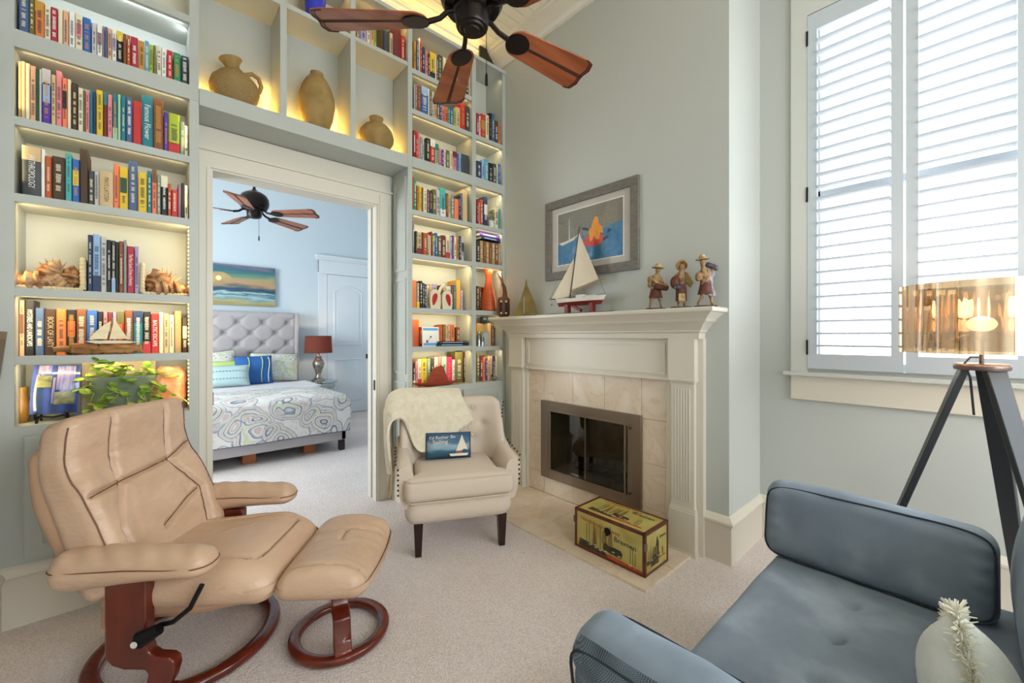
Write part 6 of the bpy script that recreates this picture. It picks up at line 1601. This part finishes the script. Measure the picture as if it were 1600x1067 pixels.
MB().ball((0, 0, .53), .03, 10).build('light_bulb', mat('warm_bulb', 'fff0d8', .4, emit=12, emitc='ffdca8'), t)
bulb('bedside_light', (2.03, 6.75, 1.18), 9, (1, .78, .52), .04)
def seascape(N, L, co):
    sp = N.new('ShaderNodeSeparateXYZ'); L.new(co, sp.inputs[0])
    mp = N.new('ShaderNodeMapping'); mp.inputs['Scale'].default_value = (1.3, 1, 7); L.new(co, mp.inputs[0])
    n = N.new('ShaderNodeTexNoise'); n.inputs['Scale'].default_value = 1.6; n.inputs['Detail'].default_value = 5; n.inputs['Distortion'].default_value = .6; L.new(mp.outputs[0], n.inputs['Vector'])
    a = N.new('ShaderNodeMath'); a.operation = 'MULTIPLY_ADD'; L.new(sp.outputs['Z'], a.inputs[0]); a.inputs[1].default_value = 1.62; a.inputs[2].default_value = .32
    b = N.new('ShaderNodeMath'); b.operation = 'MULTIPLY_ADD'; L.new(n.outputs['Fac'], b.inputs[0]); b.inputs[1].default_value = .34; L.new(a.outputs[0], b.inputs[2])
    return ramp(N, L, b.outputs[0], [(.04, '948a5c'), (.1, 'a59f70'), (.15, '6b8f8f'), (.2, '9fb8b6'), (.25, '35667f'), (.3, 'a6bab2'), (.34, '2c5870'), (.41, '223f58'), (.45, '56625f'), (.5, '9a8260'), (.56, 'b98a68'), (.62, '9c9468'), (.68, '6f8a74'), (.76, '42746f'), (.84, '356670'), (.9, '3b5f78'), (.95, '6f6a78')])
t = thing('seascape_painting', 'wide unframed sunset seascape above the headboard', 'painting', (.752, 7.10, 2.05))
c = MB().box(-.752, .752, -.035, .018, -.29, .29).build('canvas', ramp_mat('seascape_paint', seascape, .5), t, ang=0)
M = frame((.045, -.0355, .085), (1, 0, 0), (0, 0, 1))
MB().lathe([(.035, 0), (.033, .0006)], seg=20, M=M).build('painted_sun', mat('sun_paint', 'f2e2a0', .5), t, ang=0)
MB().lathe([(.09, -.0001), (.085, .0002)], seg=20, M=M, sx=1.7).build('painted_glow', mat('glow_paint', 'b09c6a', .5, var=(12, 'a58862')), t, ang=0)

# ------------------------------------------------------------------ ceiling fans
BLW = mat('fan_blade_wood', '9c5530', .3, var=(7, '7c3c1c'), coat=.25, stretch=(.25, 3, 3)); FB = mat('fan_bronze', '2b2422', .3, .75); FG = mat('blade_groove', '3b1e12', .5)
BLW2 = mat('fan_blade_pale', 'a06a52', .35, var=(7, '8a5642'), stretch=(.25, 3, 3))
def fan(label, loc, R_, angs, ztop, wood, pull=True):
    t = thing('ceiling_fan', label, 'ceiling fan', loc)
    MB().lathe([(0, -.052), (.03, -.052), (.034, -.046), (.05, -.046), (.054, -.039), (.064, -.038), (.068, -.03), (.07, .02), (.08, .025), (.082, .04)], seg=40).build('switch_housing', FB, t)
    MB().lathe([(.082, .04), (.115, .045), (.122, .06), (.13, .07), (.138, .10), (.135, .15), (.115, .19), (.07, .22), (.03, .235), (.022, .25)], seg=40).build('motor_housing', FB, t)
    MB().tube([(0, 0, .2), (0, 0, ztop - loc[2] - .05)], .013, 10).build('downrod', FB, t)
    MB().lathe([(.02, -.09), (.05, -.075), (.068, -.03), (.07, 0)], c=(0, 0, ztop - loc[2]), seg=28).build('canopy', FB, t)
    for a in angs:
        d = fw * math.cos(math.radians(a)) + rt * math.sin(math.radians(a)); rz = math.atan2(d.y, d.x)
        B = Matrix.Rotation(rz, 4, 'Z') @ Matrix.Rotation(math.radians(-13), 4, 'X')
        br = MB().tube([(.06, 0, .035), (.10, 0, .03), (.135, 0, .004), (.185, 0, -.008)], [.012, .011, .011, .012], 8, M=B)
        pl = []
        for k in range(24):
            q = 2 * PI * k / 24; pl.append((.235 + .062 * math.cos(q) * (1 if math.cos(q) > 0 else .9), .05 * math.sin(q)))
        br.prism(pl, -.013, -.007, B).build('blade_arm', FB, t)
        r0, r1, w0, w1 = .185, R_, .066, .092
        pts = []
        for k in range(13):
            q = PI / 2 + PI * k / 12; pts.append((r0 + w0 + w0 * math.cos(q), w0 * math.sin(q)))
        pts += [(r1 - .06, -w1), (r1 - .02, -w1 * .93), (r1 - .004, -w1 * .5), (r1 - .012, -.012), (r1 - .02, 0), (r1 - .012, .012), (r1 - .004, w1 * .5), (r1 - .02, w1 * .93), (r1 - .06, w1)]
        # blade with a shallow V section and tip rim
        bl = MB().prism(pts, -.006, .001, B).build('blade', wood, t, bevel=.002)
        mb = MB()
        for y_ in (-.008, -.003, .003, .008): mb.tube([(.285, y_ * .6, -.0068), (r1 - .015, y_, -.0068)], .0016, 5, M=B)
        for o_ in (.0, .012): mb.tube([(r1 - .055 - o_, -w1 * .98, -.0065), (r1 - .024 - o_, -w1 * .9, -.0065), (r1 - .012 - o_, -w1 * .5, -.0065), (r1 - .02 - o_, -.01, -.0065), (r1 - .02 - o_, .01, -.0065), (r1 - .012 - o_, w1 * .5, -.0065), (r1 - .024 - o_, w1 * .9, -.0065), (r1 - .055 - o_, w1 * .98, -.0065)], .0032, 5, M=B)
        mb.build('carved_lines', FG, bl)
    if pull:
        p = rt * .062 - fw * .02
        MB().tube([(p.x, p.y, -.04), (p.x, p.y, -.24)], .0016, 5).build('pull_chain', FB, t)
        MB().tube([(p.x, p.y, -.24), (p.x, p.y, -.25), (p.x, p.y, -.29)], [.003, .006, .0065], 8).build('pull_knob', FB, t)
    return t
fan('bronze ceiling fan with reddish wood blades above the study', (1.035, 1.405, 2.655), .665, (54, -18, -90, 126, -162), ZC, BLW)
fan('smaller looking ceiling fan with pale wood blades over the bed', (.871, 5.01, 2.60), .665, (90, 18, -54, -126, 162), 3.7, BLW2)
